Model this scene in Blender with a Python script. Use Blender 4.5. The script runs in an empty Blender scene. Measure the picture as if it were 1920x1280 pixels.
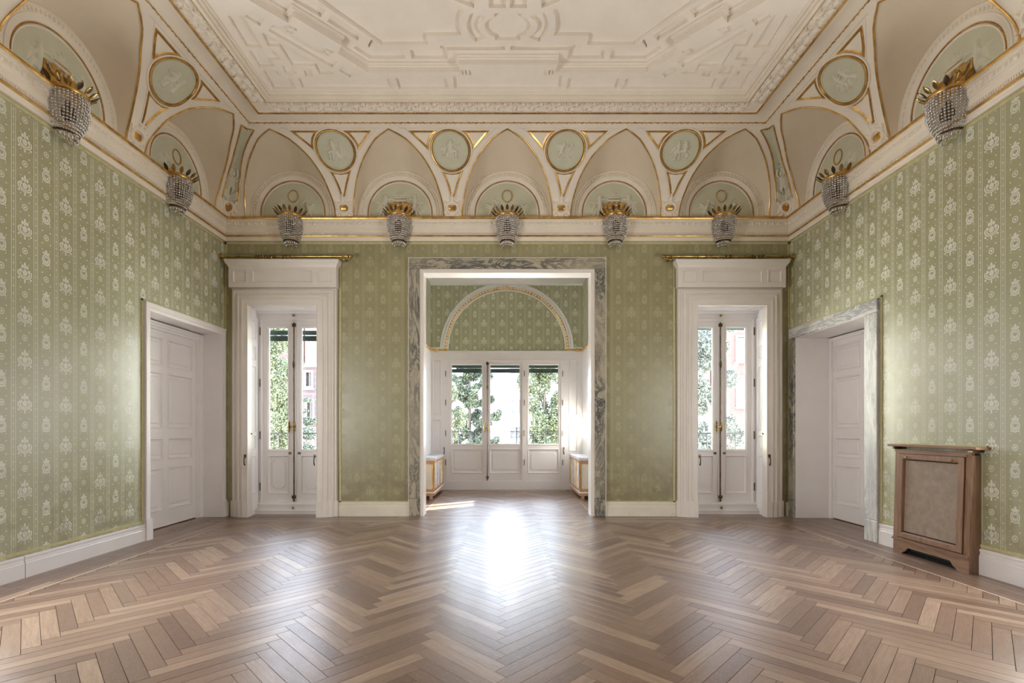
import bpy, math, random
import numpy as np
from mathutils import Vector, Matrix
from mathutils.geometry import tessellate_polygon
PI = math.pi
rnd = random.Random(7)
S = 1/132.5            # one plan unit (u) in metres; the eye is 162 u above the floor
FL = -162.0            # floor height in u (0 = eye level)
W, D, NEAR = 530.0, 901.0, -360.0
SC = bpy.context.scene
COL = SC.collection

# ------------------------------------------------------------------ camera, world, lights
cam = bpy.data.cameras.new('camera'); co = bpy.data.objects.new('camera', cam); COL.objects.link(co)
co.location = (-2.5*S, 0, 162*S); co.rotation_euler = (PI/2, 0, 0)
cam.lens = 901/1920*36; cam.sensor_width = 36; cam.shift_x = .00599; cam.shift_y = .0859; cam.clip_end = 300
SC.camera = co
SC.view_settings.view_transform = 'Standard'; SC.view_settings.look = 'None'
SC.view_settings.exposure = 1.12; SC.view_settings.gamma = 1; SC.view_settings.use_curve_mapping = False
SC.cycles.use_denoising = True
SC.cycles.max_bounces = 9; SC.cycles.diffuse_bounces = 5; SC.cycles.glossy_bounces = 4
SC.cycles.transmission_bounces = 6; SC.cycles.transparent_max_bounces = 12
SC.cycles.sample_clamp_indirect = 6; SC.cycles.caustics_reflective = True; SC.cycles.caustics_refractive = False
wd = bpy.data.worlds.new('world'); SC.world = wd; wd.use_nodes = True
nt = wd.node_tree; nt.nodes.clear()
o_ = nt.nodes.new('ShaderNodeOutputWorld'); b_ = nt.nodes.new('ShaderNodeBackground')
tc = nt.nodes.new('ShaderNodeTexCoord'); sp = nt.nodes.new('ShaderNodeSeparateXYZ'); cr = nt.nodes.new('ShaderNodeValToRGB')
cr.color_ramp.elements[0].position = 0.45; cr.color_ramp.elements[0].color = (.94, .91, .86, 1)
cr.color_ramp.elements[1].position = 0.56; cr.color_ramp.elements[1].color = (.80, .88, 1, 1)
e = cr.color_ramp.elements.new(1.0); e.color = (.55, .72, 1, 1)
mr = nt.nodes.new('ShaderNodeMapRange'); mr.inputs[1].default_value = -1
nt.links.new(tc.outputs['Generated'], sp.inputs[0]); nt.links.new(sp.outputs[2], mr.inputs[0])
nt.links.new(mr.outputs[0], cr.inputs[0]); nt.links.new(cr.outputs[0], b_.inputs[0]); nt.links.new(b_.outputs[0], o_.inputs[0])
b_.inputs[1].default_value = 13.5

def light(name, kind, loc, rot, energy, color=(1, 1, 1), **kw):
    l = bpy.data.lights.new(name, kind); o = bpy.data.objects.new(name, l); COL.objects.link(o)
    o.location = loc; o.rotation_euler = rot; l.energy = energy; l.color = color
    for k, v in kw.items(): setattr(l, k, v)
    return o
# sun comes from the right behind the bay: travels (-1, -.65, -.5)
sd = Vector((-1, -.65, -.5)).normalized()
so = light('sun', 'SUN', (20, 20, 20), (0, 0, 0), 30.0, (1, .93, .82), angle=.009)
so.rotation_euler = sd.to_track_quat('-Z', 'Y').to_euler()
# added fill lamps in made-up openings of both side walls, just outside the frame
FILL_Y = [402]
for k, y in enumerate(FILL_Y):
    for sg in (-1, 1):
        light('side_fill_light', 'AREA', (sg*(W+14)*S, y*S, (FL+215)*S+162*S), (PI/2, 0, sg*PI/2), 62*(1.15 if sg < 0 else .9), (.98, .98, 1.0),
              shape='RECTANGLE', size=165*S, size_y=230*S)
# light.cycles portals at the three garden windows help the sampling
for x, y, w, h, z in ((-411, 985, 150, 260, 90), (411, 985, 150, 260, 90), (0, 1345, 330, 260, 60)):
    p = light('window_portal', 'AREA', (x*S, y*S, (z+162-20)*S), (-PI/2, 0, 0), 0, shape='RECTANGLE', size=w*S, size_y=h*S)
    p.data.cycles.is_portal = True

# ------------------------------------------------------------------ object helpers
def tag(o, label=None, cat=None, group=None, kind=None):
    if label: o['label'] = label
    if cat: o['category'] = cat
    if group: o['group'] = group
    if kind: o['kind'] = kind
    return o

def empty(name, loc=(0, 0, 0), rz=0, parent=None):
    o = bpy.data.objects.new(name, None); COL.objects.link(o); o.empty_display_size = .1
    o.location = (loc[0]*S, loc[1]*S, (loc[2]-FL)*S); o.rotation_euler = (0, 0, rz)
    if parent: o.parent = parent; o.matrix_parent_inverse = Matrix()
    return o

def copy_tree(o, parent=None):
    c = o.copy(); COL.objects.link(c); c.parent = parent
    for ch in [x for x in COL.objects if x.parent == o and x != c]: copy_tree(ch, c)
    return c

class MB:
    """collects geometry in plan units, builds one mesh object"""
    def __init__(s, xf=None): s.v = []; s.f = []; s.uv = {}; s.xf = xf
    def add(s, vs, fs, uvs=None):
        n = len(s.v)
        if s.xf: vs = [s.xf(*p) for p in vs]
        s.v += [tuple(p) for p in vs]
        for k, f in enumerate(fs):
            if uvs: s.uv[len(s.f)] = uvs[k]
            s.f.append(tuple(i+n for i in f))
        return s
    def box(s, x0, x1, y0, y1, z0, z1):
        return s.add([(x0, y0, z0), (x1, y0, z0), (x1, y1, z0), (x0, y1, z0), (x0, y0, z1), (x1, y0, z1), (x1, y1, z1), (x0, y1, z1)],
                     [(0, 3, 2, 1), (4, 5, 6, 7), (0, 1, 5, 4), (1, 2, 6, 5), (2, 3, 7, 6), (3, 0, 4, 7)])
    def bevbox(s, x0, x1, y0, y1, z0, z1, b=.6, ax=1, sgn=-1):
        """box whose face on axis ax (side sgn) is chamfered by b"""
        lo, hi = [x0, y0, z0], [x1, y1, z1]
        oth = [i for i in range(3) if i != ax]
        def ring(pos, ins):
            out = []
            for a, c in ((0, 0), (1, 0), (1, 1), (0, 1)):
                p = [0, 0, 0]; p[ax] = pos
                p[oth[0]] = (lo, hi)[a][oth[0]] + (ins if a == 0 else -ins)
                p[oth[1]] = (lo, hi)[c][oth[1]] + (ins if c == 0 else -ins)
                out.append(tuple(p))
            return out
        back, front = (hi[ax], lo[ax]) if sgn < 0 else (lo[ax], hi[ax])
        vs = ring(back, 0)+ring(front-sgn*b, 0)+ring(front, b)
        fs = [(0, 1, 2, 3), (8, 9, 10, 11)]
        for r in (0, 4):
            for i in range(4): fs.append((r+i, r+(i+1) % 4, r+4+(i+1) % 4, r+4+i))
        return s.add(vs, fs)
    def prism(s, poly, z0, z1, m=lambda a, b, c: (a, b, c)):
        n = len(poly); vs = [m(a, b, z0) for a, b in poly]+[m(a, b, z1) for a, b in poly]
        tri = tessellate_polygon([[Vector((a, b, 0)) for a, b in poly]])
        fs = [tuple(t) for t in tri]+[tuple(i+n for i in t) for t in tri]
        fs += [(i, (i+1) % n, n+(i+1) % n, n+i) for i in range(n)]
        return s.add(vs, fs)
    def tube(s, pts, r, n=6, closed=False, cap=True):
        pts = [Vector(p) for p in pts]; m = len(pts); vs = []; prev = None
        rr = r if hasattr(r, '__len__') else [r]*m
        for i, p in enumerate(pts):
            a = pts[(i-1) % m] if (closed or i) else p; b = pts[(i+1) % m] if (closed or i < m-1) else p
            t = (b-a)
            t = t.normalized() if t.length > 1e-9 else Vector((0, 0, 1))
            if prev is None:
                u = t.cross(Vector((0, 0, 1)))
                if u.length < .1: u = t.cross(Vector((1, 0, 0)))
            else: u = prev - t*prev.dot(t)
            u.normalize(); prev = u; w = t.cross(u)
            for k in range(n):
                a_ = 2*PI*k/n+PI/n; vs.append(p+(u*math.cos(a_)+w*math.sin(a_))*rr[i])
        fs = []
        for i in range(m if closed else m-1):
            for k in range(n):
                j = (i+1) % m
                fs.append((i*n+k, i*n+(k+1) % n, j*n+(k+1) % n, j*n+k))
        if cap and not closed: fs += [tuple(range(n))[::-1], tuple((m-1)*n+k for k in range(n))]
        return s.add(vs, fs)
    def lathe(s, prof, c=(0, 0, 0), n=12, a0=0, a1=2*PI, ax=2, sx=1, sy=1):
        full = abs(a1-a0-2*PI) < 1e-6; m = n if full else n+1; vs = []
        for r, h in prof:
            for k in range(m):
                a = a0+(a1-a0)*k/n; p = [r*math.cos(a)*sx, r*math.sin(a)*sy, h]
                if ax == 0: p = [p[2], p[0], p[1]]
                if ax == 1: p = [p[0], p[2], p[1]]
                vs.append((p[0]+c[0], p[1]+c[1], p[2]+c[2]))
        fs = []
        for i in range(len(prof)-1):
            for k in range(n):
                k2 = (k+1) % m; fs.append((i*m+k, i*m+k2, (i+1)*m+k2, (i+1)*m+k))
        return s.add(vs, fs)
    def ball(s, c, r, n=6, m=4, sq=(1, 1, 1)):
        vs = [(c[0], c[1], c[2]-r*sq[2])]; fs = []
        for i in range(1, m):
            t = PI*i/m
            for k in range(n):
                a = 2*PI*k/n
                vs.append((c[0]+r*sq[0]*math.sin(t)*math.cos(a), c[1]+r*sq[1]*math.sin(t)*math.sin(a), c[2]-r*sq[2]*math.cos(t)))
        vs.append((c[0], c[1], c[2]+r*sq[2])); L = len(vs)-1
        for k in range(n):
            fs.append((0, 1+(k+1) % n, 1+k)); fs.append((L, 1+(m-2)*n+k, 1+(m-2)*n+(k+1) % n))
            for i in range(m-2):
                fs.append((1+i*n+k, 1+i*n+(k+1) % n, 1+(i+1)*n+(k+1) % n, 1+(i+1)*n+k))
        return s.add(vs, fs)
    def grid(s, fn, nu, nv, keep=None):
        vs = [fn(i/nu, j/nv) for j in range(nv+1) for i in range(nu+1)]
        fs = [(j*(nu+1)+i, j*(nu+1)+i+1, (j+1)*(nu+1)+i+1, (j+1)*(nu+1)+i) for j in range(nv) for i in range(nu) if keep is None or keep(i, j)]
        return s.add(vs, fs)
    def frame(s, x0, x1, z0, z1, prof, m, ends=False):
        """moulding round a rectangle; prof = [(inset, height)], m maps (x, height, z)"""
        vs = []; fs = []
        for ins, h in prof:
            vs += [m(x0+ins, h, z0+ins), m(x1-ins, h, z0+ins), m(x1-ins, h, z1-ins), m(x0+ins, h, z1-ins)]
        for i in range(len(prof)-1):
            for k in range(4): fs.append((i*4+k, i*4+(k+1) % 4, (i+1)*4+(k+1) % 4, (i+1)*4+k))
        return s.add(vs, fs)
    def build(s, name, mat, parent=None, org=(0, 0, 0), label=None, kind=None, smooth=40, uvfn=None, loc=None, rz=0, me=None):
        if me is None:
            me = bpy.data.meshes.new(name)
            v = np.array(s.v, dtype=float)-np.array(org)
            v *= S
            me.from_pydata(v.tolist(), [], s.f)
            if uvfn or s.uv:
                ul = me.uv_layers.new(name='UVMap').data
                for p in me.polygons:
                    q = s.uv.get(p.index)
                    for c, li in enumerate(p.loop_indices):
                        ul[li].uv = q[c] if q else (uvfn(*s.v[me.loops[li].vertex_index]) if uvfn else (0, 0))
            me.update()
            if smooth:
                me.shade_smooth(); me.set_sharp_from_angle(angle=math.radians(smooth))
            if mat: me.materials.append(mat)
        o = bpy.data.objects.new(name, me); COL.objects.link(o)
        if parent: o.parent = parent; o.location = (0, 0, 0)
        else: o.location = (org[0]*S, org[1]*S, (org[2]-FL)*S)
        if loc is not None: o.location = (loc[0]*S, loc[1]*S, (loc[2]-(0 if parent else FL))*S)
        if rz: o.rotation_euler = (0, 0, rz)
        if label: o['label'] = label
        if kind: o['kind'] = kind
        return o
def inst(me, name, parent, loc, rz=0, label=None, kind=None):
    o = bpy.data.objects.new(name, me); COL.objects.link(o)
    if parent: o.parent = parent
    o.location = (loc[0]*S, loc[1]*S, (loc[2]-(0 if parent else FL))*S); o.rotation_euler = (0, 0, rz)
    if label: o['label'] = label
    if kind: o['kind'] = kind
    return o
def struct(name, label, cat, mb=None, mat=None, **kw):
    o = mb.build(name, mat, **kw) if mb else empty(name, (0, 0, FL))
    return tag(o, label, cat, kind='structure')
# parts of a structure that is a mesh/empty at world origin use parent + plain plan coordinates lifted by -FL
LIFT = (0, 0, FL)

# ------------------------------------------------------------------ materials
class X:
    """socket wrapper: arithmetic builds math nodes"""
    def __init__(s, nt, sk): s.nt, s.k = nt, sk
    def m(s, op, b=None, c=None):
        n = s.nt.nodes.new('ShaderNodeMath'); n.operation = op
        for i, q in enumerate((s, b, c)):
            if q is None: continue
            if isinstance(q, X): s.nt.links.new(q.k, n.inputs[i])
            else: n.inputs[i].default_value = q
        return X(s.nt, n.outputs[0])
    def __add__(s, b): return s.m('ADD', b)
    def __sub__(s, b): return s.m('SUBTRACT', b)
    def __mul__(s, b): return s.m('MULTIPLY', b)
    def __truediv__(s, b): return s.m('DIVIDE', b)
    def __lt__(s, b): return s.m('LESS_THAN', b)
    def __gt__(s, b): return s.m('GREATER_THAN', b)
    def abs(s): return s.m('ABSOLUTE')
    def floor(s): return s.m('FLOOR')
    def frac(s): return s.m('FRACT')
    def max(s, b): return s.m('MAXIMUM', b)
    def min(s, b): return s.m('MINIMUM', b)
def hyp(a, b): return (a*a+b*b).m('SQRT')

class Mat:
    def __init__(s, name, color=(.8, .8, .8), rough=.5, metal=0, spec=.5, coat=0):
        s.m = bpy.data.materials.new(name); s.m.use_nodes = True; s.nt = s.m.node_tree
        s.b = s.nt.nodes['Principled BSDF']; s.m.diffuse_color = (*color, 1)
        s.b.inputs['Base Color'].default_value = (*color, 1); s.b.inputs['Roughness'].default_value = rough
        s.b.inputs['Metallic'].default_value = metal; s.b.inputs['Specular IOR Level'].default_value = spec
        if coat: s.b.inputs['Coat Weight'].default_value = coat; s.b.inputs['Coat Roughness'].default_value = .12
    def node(s, t, **kw):
        n = s.nt.nodes.new(t)
        for k, v in kw.items(): setattr(n, k, v)
        return n
    def L(s, a, b): s.nt.links.new(a, b)
    def coord(s, which='Object', scale=(1, 1, 1)):
        t = s.node('ShaderNodeTexCoord'); mp = s.node('ShaderNodeMapping'); mp.inputs['Scale'].default_value = scale
        s.L(t.outputs[which], mp.inputs[0]); return mp.outputs[0]
    def noise(s, vec, scale=5, detail=4, rough=.5, dist=0):
        n = s.node('ShaderNodeTexNoise'); n.inputs['Scale'].default_value = scale; n.inputs['Detail'].default_value = detail
        n.inputs['Roughness'].default_value = rough; n.inputs['Distortion'].default_value = dist; s.L(vec, n.inputs['Vector'])
        return n.outputs['Fac']
    def ramp(s, fac, stops):
        r = s.node('ShaderNodeValToRGB'); el = r.color_ramp.elements
        while len(el) < len(stops): el.new(.5)
        for e, (p, c) in zip(el, stops): e.position = p; e.color = (*c, 1) if hasattr(c, '__len__') else (c, c, c, 1)
        s.L(fac, r.inputs[0]); return r.outputs[0]
    def mix(s, fac, a, b, mode='MIX'):
        n = s.node('ShaderNodeMix', data_type='RGBA', blend_type=mode)
        for i, q in ((0, fac), (6, a), (7, b)):
            if hasattr(q, 'links'): s.L(q, n.inputs[i])
            else: n.inputs[i].default_value = q if i == 0 else (*q, 1)
        return n.outputs[2]
    def base(s, sk): s.L(sk, s.b.inputs['Base Color']); return s
    def bump(s, h, strength=.3, dist=.01):
        n = s.node('ShaderNodeBump'); n.inputs['Strength'].default_value = strength; n.inputs['Distance'].default_value = dist
        s.L(h, n.inputs['Height']); s.L(n.outputs[0], s.b.inputs['Normal']); return s

def painted(name, c, rough=.45, var=.06, dirt=None, scale=3):
    a = Mat(name, c, rough); v = a.coord(); n = a.noise(v, scale, 5, .6)
    dk = tuple(x*(1-var) for x in c); lt = tuple(min(1, x*(1+var)) for x in c)
    col = a.ramp(n, [(.35, dk), (.65, lt)])
    if dirt:
        n2 = a.noise(v, 14, 6, .7); col = a.mix(a.ramp(n2, [(.62, 0), (.75, dirt[1])]), col, dirt[0])
    a.base(col); a.bump(a.noise(v, 60, 3), .08, .002); return a.m
M = {}
M['plaster'] = painted('plaster', (.83, .75, .625), .6, .04)
M['web'] = painted('vault_plaster', (.74, .64, .49), .65, .05, scale=1.5)
M['ceil'] = painted('ceiling_plaster', (.88, .805, .70), .6, .03)
M['stucco'] = painted('green_stucco', (.59, .58, .43), .6, .05)
M['relief'] = painted('pale_stucco', (.68, .655, .52), .55, .04)
M['paint'] = painted('white_paint', (.80, .745, .68), .38, .03, ((.42, .36, .28), .35))
M['paint2'] = painted('white_gloss_paint', (.84, .80, .785), .32, .02)
M['white'] = painted('bright_white_paint', (.92, .91, .90), .4, .01)
M['board'] = painted('worn_cream_paint', (.74, .68, .56), .45, .06, ((.25, .2, .13), .8))
M['border'] = painted('cream_braid', (.55, .50, .27), .6, .1, scale=20)
def metal(name, c, rough, dark, var=.5):
    a = Mat(name, c, rough, 1); v = a.coord(); n = a.noise(v, 9, 4, .6)
    a.base(a.ramp(n, [(.38, dark), (.6, c)])); a.bump(n, .15, .003); return a.m
M['gold'] = metal('old_gold_leaf', (.78, .50, .17), .36, (.50, .29, .09))
M['brass'] = metal('polished_brass', (.55, .39, .14), .24, (.28, .18, .06))
M['bronze'] = metal('dark_bronze', (.20, .15, .09), .35, (.06, .045, .03))
M['iron'] = Mat('black_iron', (.008, .009, .012), .5, spec=.2).m
M['rod'] = metal('brown_metal', (.22, .16, .12), .4, (.10, .07, .05))
M['gilt'] = metal('bright_gilding', (.95, .70, .34), .35, (.70, .45, .18))
def marble(name, c1, c2, c3, sc=(1, 1, 1)):
    a = Mat(name, c1, .3); v = a.coord(scale=sc); n = a.noise(v, 1.6, 8, .7, 1.0); n2 = a.noise(v, 2.6, 9, .78, 1.2); n3 = a.noise(v, 1.1, 3, .5)
    col = a.ramp(n, [(.35, c1), (.5, c2), (.62, c1)])
    vein = a.ramp(n2, [(.43, 0), (.48, 1), (.51, 1), (.55, 0)]); msk = a.ramp(n3, [(.40, .35), (.6, 1)])
    v2 = a.mix(1.0, vein, msk, 'MULTIPLY')
    a.base(a.mix(v2, col, c3)); a.bump(n2, .08, .003); return a.m
M['marbleV'] = marble('grey_veined_marble', (.50, .44, .315), (.40, .36, .27), (.07, .075, .08), (2.2, 2.2, .7))
M['marbleH'] = marble('grey_veined_marble_head', (.50, .44, .315), (.40, .36, .27), (.07, .075, .08), (.7, 2.2, 2.2))
M['marbleL'] = marble('pale_veined_marble', (.74, .73, .69), (.66, .65, .63), (.30, .31, .32), (2.6, 2.6, .5))
M['marbleLH'] = marble('pale_veined_marble_head', (.74, .73, .69), (.66, .65, .63), (.30, .31, .32), (2.6, .5, 2.6))
M['marbleW'] = marble('white_marble', (.85, .85, .86), (.75, .76, .80), (.5, .52, .58))
# glass
def glassmat():
    m = bpy.data.materials.new('window_glass'); m.use_nodes = True; nt = m.node_tree; nt.nodes.clear()
    o = nt.nodes.new('ShaderNodeOutputMaterial'); mx = nt.nodes.new('ShaderNodeMixShader'); t = nt.nodes.new('ShaderNodeBsdfTransparent')
    g = nt.nodes.new('ShaderNodeBsdfGlossy'); g.inputs['Roughness'].default_value = .02; fr = nt.nodes.new('ShaderNodeFresnel'); fr.inputs[0].default_value = 1.35
    t.inputs[0].default_value = (.97, .98, .98, 1)
    nt.links.new(fr.outputs[0], mx.inputs[0]); nt.links.new(t.outputs[0], mx.inputs[1]); nt.links.new(g.outputs[0], mx.inputs[2]); nt.links.new(mx.outputs[0], o.inputs[0])
    return m
M['glass'] = glassmat()
def crystal():
    m = bpy.data.materials.new('crystal'); m.use_nodes = True; nt = m.node_tree; nt.nodes.clear()
    o = nt.nodes.new('ShaderNodeOutputMaterial'); mx = nt.nodes.new('ShaderNodeMixShader'); mx.inputs[0].default_value = .62
    g = nt.nodes.new('ShaderNodeBsdfTransparent'); g.inputs[0].default_value = (.86, .86, .86, 1)
    h = nt.nodes.new('ShaderNodeBsdfGlossy'); h.inputs['Roughness'].default_value = .05; h.inputs[0].default_value = (.80, .79, .78, 1)
    nt.links.new(g.outputs[0], mx.inputs[1]); nt.links.new(h.outputs[0], mx.inputs[2]); nt.links.new(mx.outputs[0], o.inputs[0])
    return m
M['crystal'] = crystal()

def wallpaper(name, g0, g1, f0, f1, dirt=.55):
    a = Mat(name, (.36, .36, .2), .42); nt = a.nt
    tcn = a.node('ShaderNodeTexCoord'); sp = a.node('ShaderNodeSeparateXYZ'); a.L(tcn.outputs['UV'], sp.inputs[0])
    u = X(nt, sp.outputs[0]); v = X(nt, sp.outputs[1])
    P, Q = .185, .36
    up = u/P; col = up.floor(); fu = ((up-col)-.5)*P; au = fu.abs(); d = (au*-1)+P/2
    par = (col*.5).frac()*2            # 0 / 1 column kind
    fv = (((v/Q)+par*.5).frac()-.5)*Q; av = fv.abs(); g = (av*-1)+Q/2
    vb = ((v/.062).frac()-.5)*.062
    line = ((d-.0165).abs() < .0021).max(d < .0016).max(hyp(d, vb) < .0062)
    # oval wreath
    r1 = hyp(fu/.037, (fv+.010)/.052)
    w1 = (r1 < 1.0)*((r1-.68).abs() > .05)*(((hyp((au-.006)/.010, (fv+.004)/.012)) < 1).max((au*1.1+(fv*-1-.010).abs()*.8) < .012)*-1+1)
    cr1 = (hyp(fu/.011, (fv-.056)/.020) < 1).max(hyp((au-.020)/.012, (fv-.046)/.009) < 1).max((hyp(au-.030, fv+.052) < .006))
    m1 = w1.max(cr1)
    # crowned motif
    r2 = hyp(fu/.060, (fv+.006)/.050); lo = fv < -.004
    w2 = (((r2-.92).abs() < .09)*(fv < .012)).max(((r2-.64).abs() < .10)*(fv < -.004)).max(hyp(fu/.020, (fv+.002)/.026) < 1)
    w2 = w2.max(hyp((au-.034)/.012, (fv-.012)/.015) < 1)
    cr2 = (hyp(fu/.010, (fv-.056)/.030) < 1).max(hyp((au-.020)/.010, (fv-.046)/.016) < 1).max((hyp(au-.050, fv+.052) < .009)).max(hyp(fu/.007, (fv+.072)/.016) < 1)
    m2 = w2.max(cr2)
    par_s = par > .5
    mot = (m1*((par_s*-1)+1)).max(m2*par_s)
    # rosette
    r3 = hyp(fu, g*.85)
    ros = (r3 < .0225)*((r3-.0125).abs() > .0035)
    dots = (hyp(au-.036, g-.052) < .0058).max(hyp(au-.034, av-.072) < .0045)
    mask = line.max(mot).max(ros).max(dots)
    nz = a.noise(a.coord('Object'), 1.3, 4, .6); nz2 = a.noise(a.coord('Object'), 5, 6, .7)
    ground = a.ramp(nz, [(.3, g0), (.7, g1)]); fig = a.ramp(nz, [(.3, f0), (.7, f1)])
    c = a.mix(mask.k, ground, fig)
    # old damp stains low on the wall
    st = X(nt, nz2); low = (v*-1+1.25).m('MULTIPLY', 1.1).max(0).min(1)
    stain = ((st-(.47 if dirt < .6 else .43))*6).max(0).min(1)*low*dirt
    c = a.mix(stain.k, c, (.20, .16, .075))
    a.base(c)
    ro = (mask*.10)+.45; cw = (mask*-.8)+1.0 if dirt < .6 else (mask*-.3)+.4; a.L(cw.k, a.b.inputs['Coat Weight']); a.b.inputs['Coat Roughness'].default_value = .33; a.b.inputs['Coat IOR'].default_value = 2.0; a.L(ro.k, a.b.inputs['Roughness'])
    # silk threads
    w = a.node('ShaderNodeTexWave', wave_type='BANDS', bands_direction='X'); w.inputs['Scale'].default_value = 160; a.L(tcn.outputs['UV'], w.inputs[0])
    a.bump((mask*.6+X(nt, w.outputs['Fac'])*.15).k, .12, .002)
    a.b.inputs['Sheen Weight'].default_value = .25; a.b.inputs['Sheen Roughness'].default_value = .4
    a.b.inputs['Specular IOR Level'].default_value = .7
    return a.m
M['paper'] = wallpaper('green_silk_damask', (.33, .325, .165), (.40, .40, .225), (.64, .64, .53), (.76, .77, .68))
M['paper_shaded'] = wallpaper('shaded_olive_damask', (.25, .222, .095), (.315, .288, .135), (.36, .33, .185), (.45, .42, .26), .8)  # same damask, dimmer and flatter: backlit shade put into its colours

def parquet():
    a = Mat('oak_parquet', (.4, .27, .17), .28); nt = a.nt
    t = a.node('ShaderNodeTexCoord'); oi = a.node('ShaderNodeObjectInfo'); ge = a.node('ShaderNodeNewGeometry')
    r = (X(nt, oi.outputs['Random'])*7.31+X(nt, ge.outputs['Random Per Island'])*3.77).frac()
    r2 = (r*17.13).frac()
    cb = a.node('ShaderNodeCombineXYZ'); a.L((r*40).k, cb.inputs[0]); a.L((r2*40).k, cb.inputs[1])
    ad = a.node('ShaderNodeVectorMath', operation='ADD'); a.L(t.outputs['UV'], ad.inputs[0]); a.L(cb.outputs[0], ad.inputs[1])
    mp = a.node('ShaderNodeMapping'); mp.inputs['Scale'].default_value = (2.2, 26, 1); a.L(ad.outputs[0], mp.inputs[0])
    n1 = a.noise(mp.outputs[0], 2.2, 6, .6, .6)
    mp2 = a.node('ShaderNodeMapping'); mp2.inputs['Scale'].default_value = (9, 60, 1); a.L(ad.outputs[0], mp2.inputs[0])
    n2 = a.noise(mp2.outputs[0], 3, 4, .6)
    tone = a.ramp(r.k, [(0, (.135, .078, .052)), (.25, (.19, .118, .080)), (.5, (.235, .150, .102)), (.75, (.285, .190, .128)), (1, (.36, .252, .175))])
    c = a.mix(a.ramp(n1, [(.35, .0), (.7, .55)]), tone, (.12, .072, .05))
    c = a.mix(a.ramp(n2, [(.5, 0), (.75, .35)]), c, (.43, .32, .22))
    a.base(c)
    wn = a.noise(a.coord('Object', (1, 1, 1)), 9, 3, .5)
    ro = X(nt, n1)*.12+X(nt, wn)*.16+.20; a.L(ro.k, a.b.inputs['Roughness'])
    a.bump((X(nt, n1)*.5+X(nt, wn)*1.2).k, .10, .006)
    a.b.inputs['Specular IOR Level'].default_value = .45
    a.b.inputs['Coat Weight'].default_value = .26; a.b.inputs['Coat Roughness'].default_value = .30; a.b.inputs['Coat IOR'].default_value = 1.5; a.b.inputs['Coat Tint'].default_value = (1, 1, 1, 1)
    return a.m
M['parquet'] = parquet()
M['gap'] = Mat('floor_gap', (.03, .02, .014), .9).m
def wood(name, c1, c2, sc=(3, 3, 30), rough=.4):
    a = Mat(name, c1, rough); v = a.coord(scale=sc); n = a.noise(v, 2, 6, .6, .5)
    a.base(a.ramp(n, [(.3, c1), (.7, c2)])); a.bump(n, .1, .003); return a.m
M['walnut'] = wood('walnut', (.20, .115, .07), (.36, .22, .14), (20, 20, 2))
M['walnutH'] = wood('walnut_rail', (.20, .115, .07), (.36, .22, .14), (20, 2, 20))
M['cane'] = wood('cane', (.40, .31, .23), (.52, .42, .33), (8, 8, 8), .5)
M['panelling'] = wood('bounce_cut_panelling', (.05, .035, .025), (.09, .06, .04), (3, 3, 1))  # made up for the unseen rear wall, dark to cut bounced light
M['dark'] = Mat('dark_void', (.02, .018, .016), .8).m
M['peach'] = wood('pinkish_wood', (.46, .24, .12), (.60, .34, .19), (8, 8, 2))
M['blind'] = Mat('dark_green_blind', (.010, .016, .015), .6, spec=.1).m
# ------------------------------------------------------------------ profile of the cove
def catmull(pts, n):
    P = [np.array(p, float) for p in pts]; P = [2*P[0]-P[1]]+P+[2*P[-1]-P[-2]]; out = []
    for k in range(1, len(P)-2):
        for j in range(n):
            t = j/n; a, b, c, d = P[k-1:k+3]
            out.append(.5*((2*b)+(-a+c)*t+(2*a-5*b+4*c-d)*t*t+(-a+3*b-3*c+d)*t**3))
    out.append(P[-2]); return np.array(out)
COVE = catmull([(8, 390), (12, 410), (23, 434), (33.5, 454), (46, 472), (57.5, 487), (75, 500.5), (89, 508), (99, 511)], 5)
seg = np.hypot(*(COVE[1:]-COVE[:-1]).T); CS = np.concatenate([[0], np.cumsum(seg)])
def cove(s, h=0.0):
    i = float(np.interp(s, CS, COVE[:, 0])); z = float(np.interp(s, CS, COVE[:, 1]))
    i2 = float(np.interp(s+1, CS, COVE[:, 0])); z2 = float(np.interp(s+1, CS, COVE[:, 1]))
    i1 = float(np.interp(s-1, CS, COVE[:, 0])); z1 = float(np.interp(s-1, CS, COVE[:, 1]))
    t = np.array([i2-i1, z2-z1]); t /= np.hypot(*t)+1e-9
    return i+t[1]*h, z-t[0]*h
S_AP = float(np.interp(508, COVE[:, 1], CS)); S_END = float(CS[-1])
GROIN = catmull([(390, 83.5), (415, 82), (434, 77), (454, 70), (472, 59), (486, 47), (500.6, 25.5), (508, 0)], 5)
def gx(z): return float(np.interp(z, GROIN[:, 0], GROIN[:, 1]))
SR = [S_AP*k/18 for k in range(19)]
def loc3(a, s, h=0.0):
    """local wall frame: x along the wall, y into the room, z height"""
    i, z = cove(s, h); return (a, i, z)
def unp(px, py):
    """picture point on the garden-wall cove -> (position along the wall, distance up the cove)"""
    ss = np.linspace(0, S_END, 300); ys = []
    for s in ss:
        i, z = cove(s); ys.append(805-z*901/(901-i))
    s = float(np.interp(-py, -np.array(ys), ss)) if ys[0] > ys[-1] else 0
    i, z = cove(s); return ((px-948.5)*(901-i)/901-2.5, s)
PITCH, CORN = 201.0, 128.0
BACK_B = [-402, -201, 0, 201, 402]; SIDE_B = [773-201*k for k in range(6)]
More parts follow.
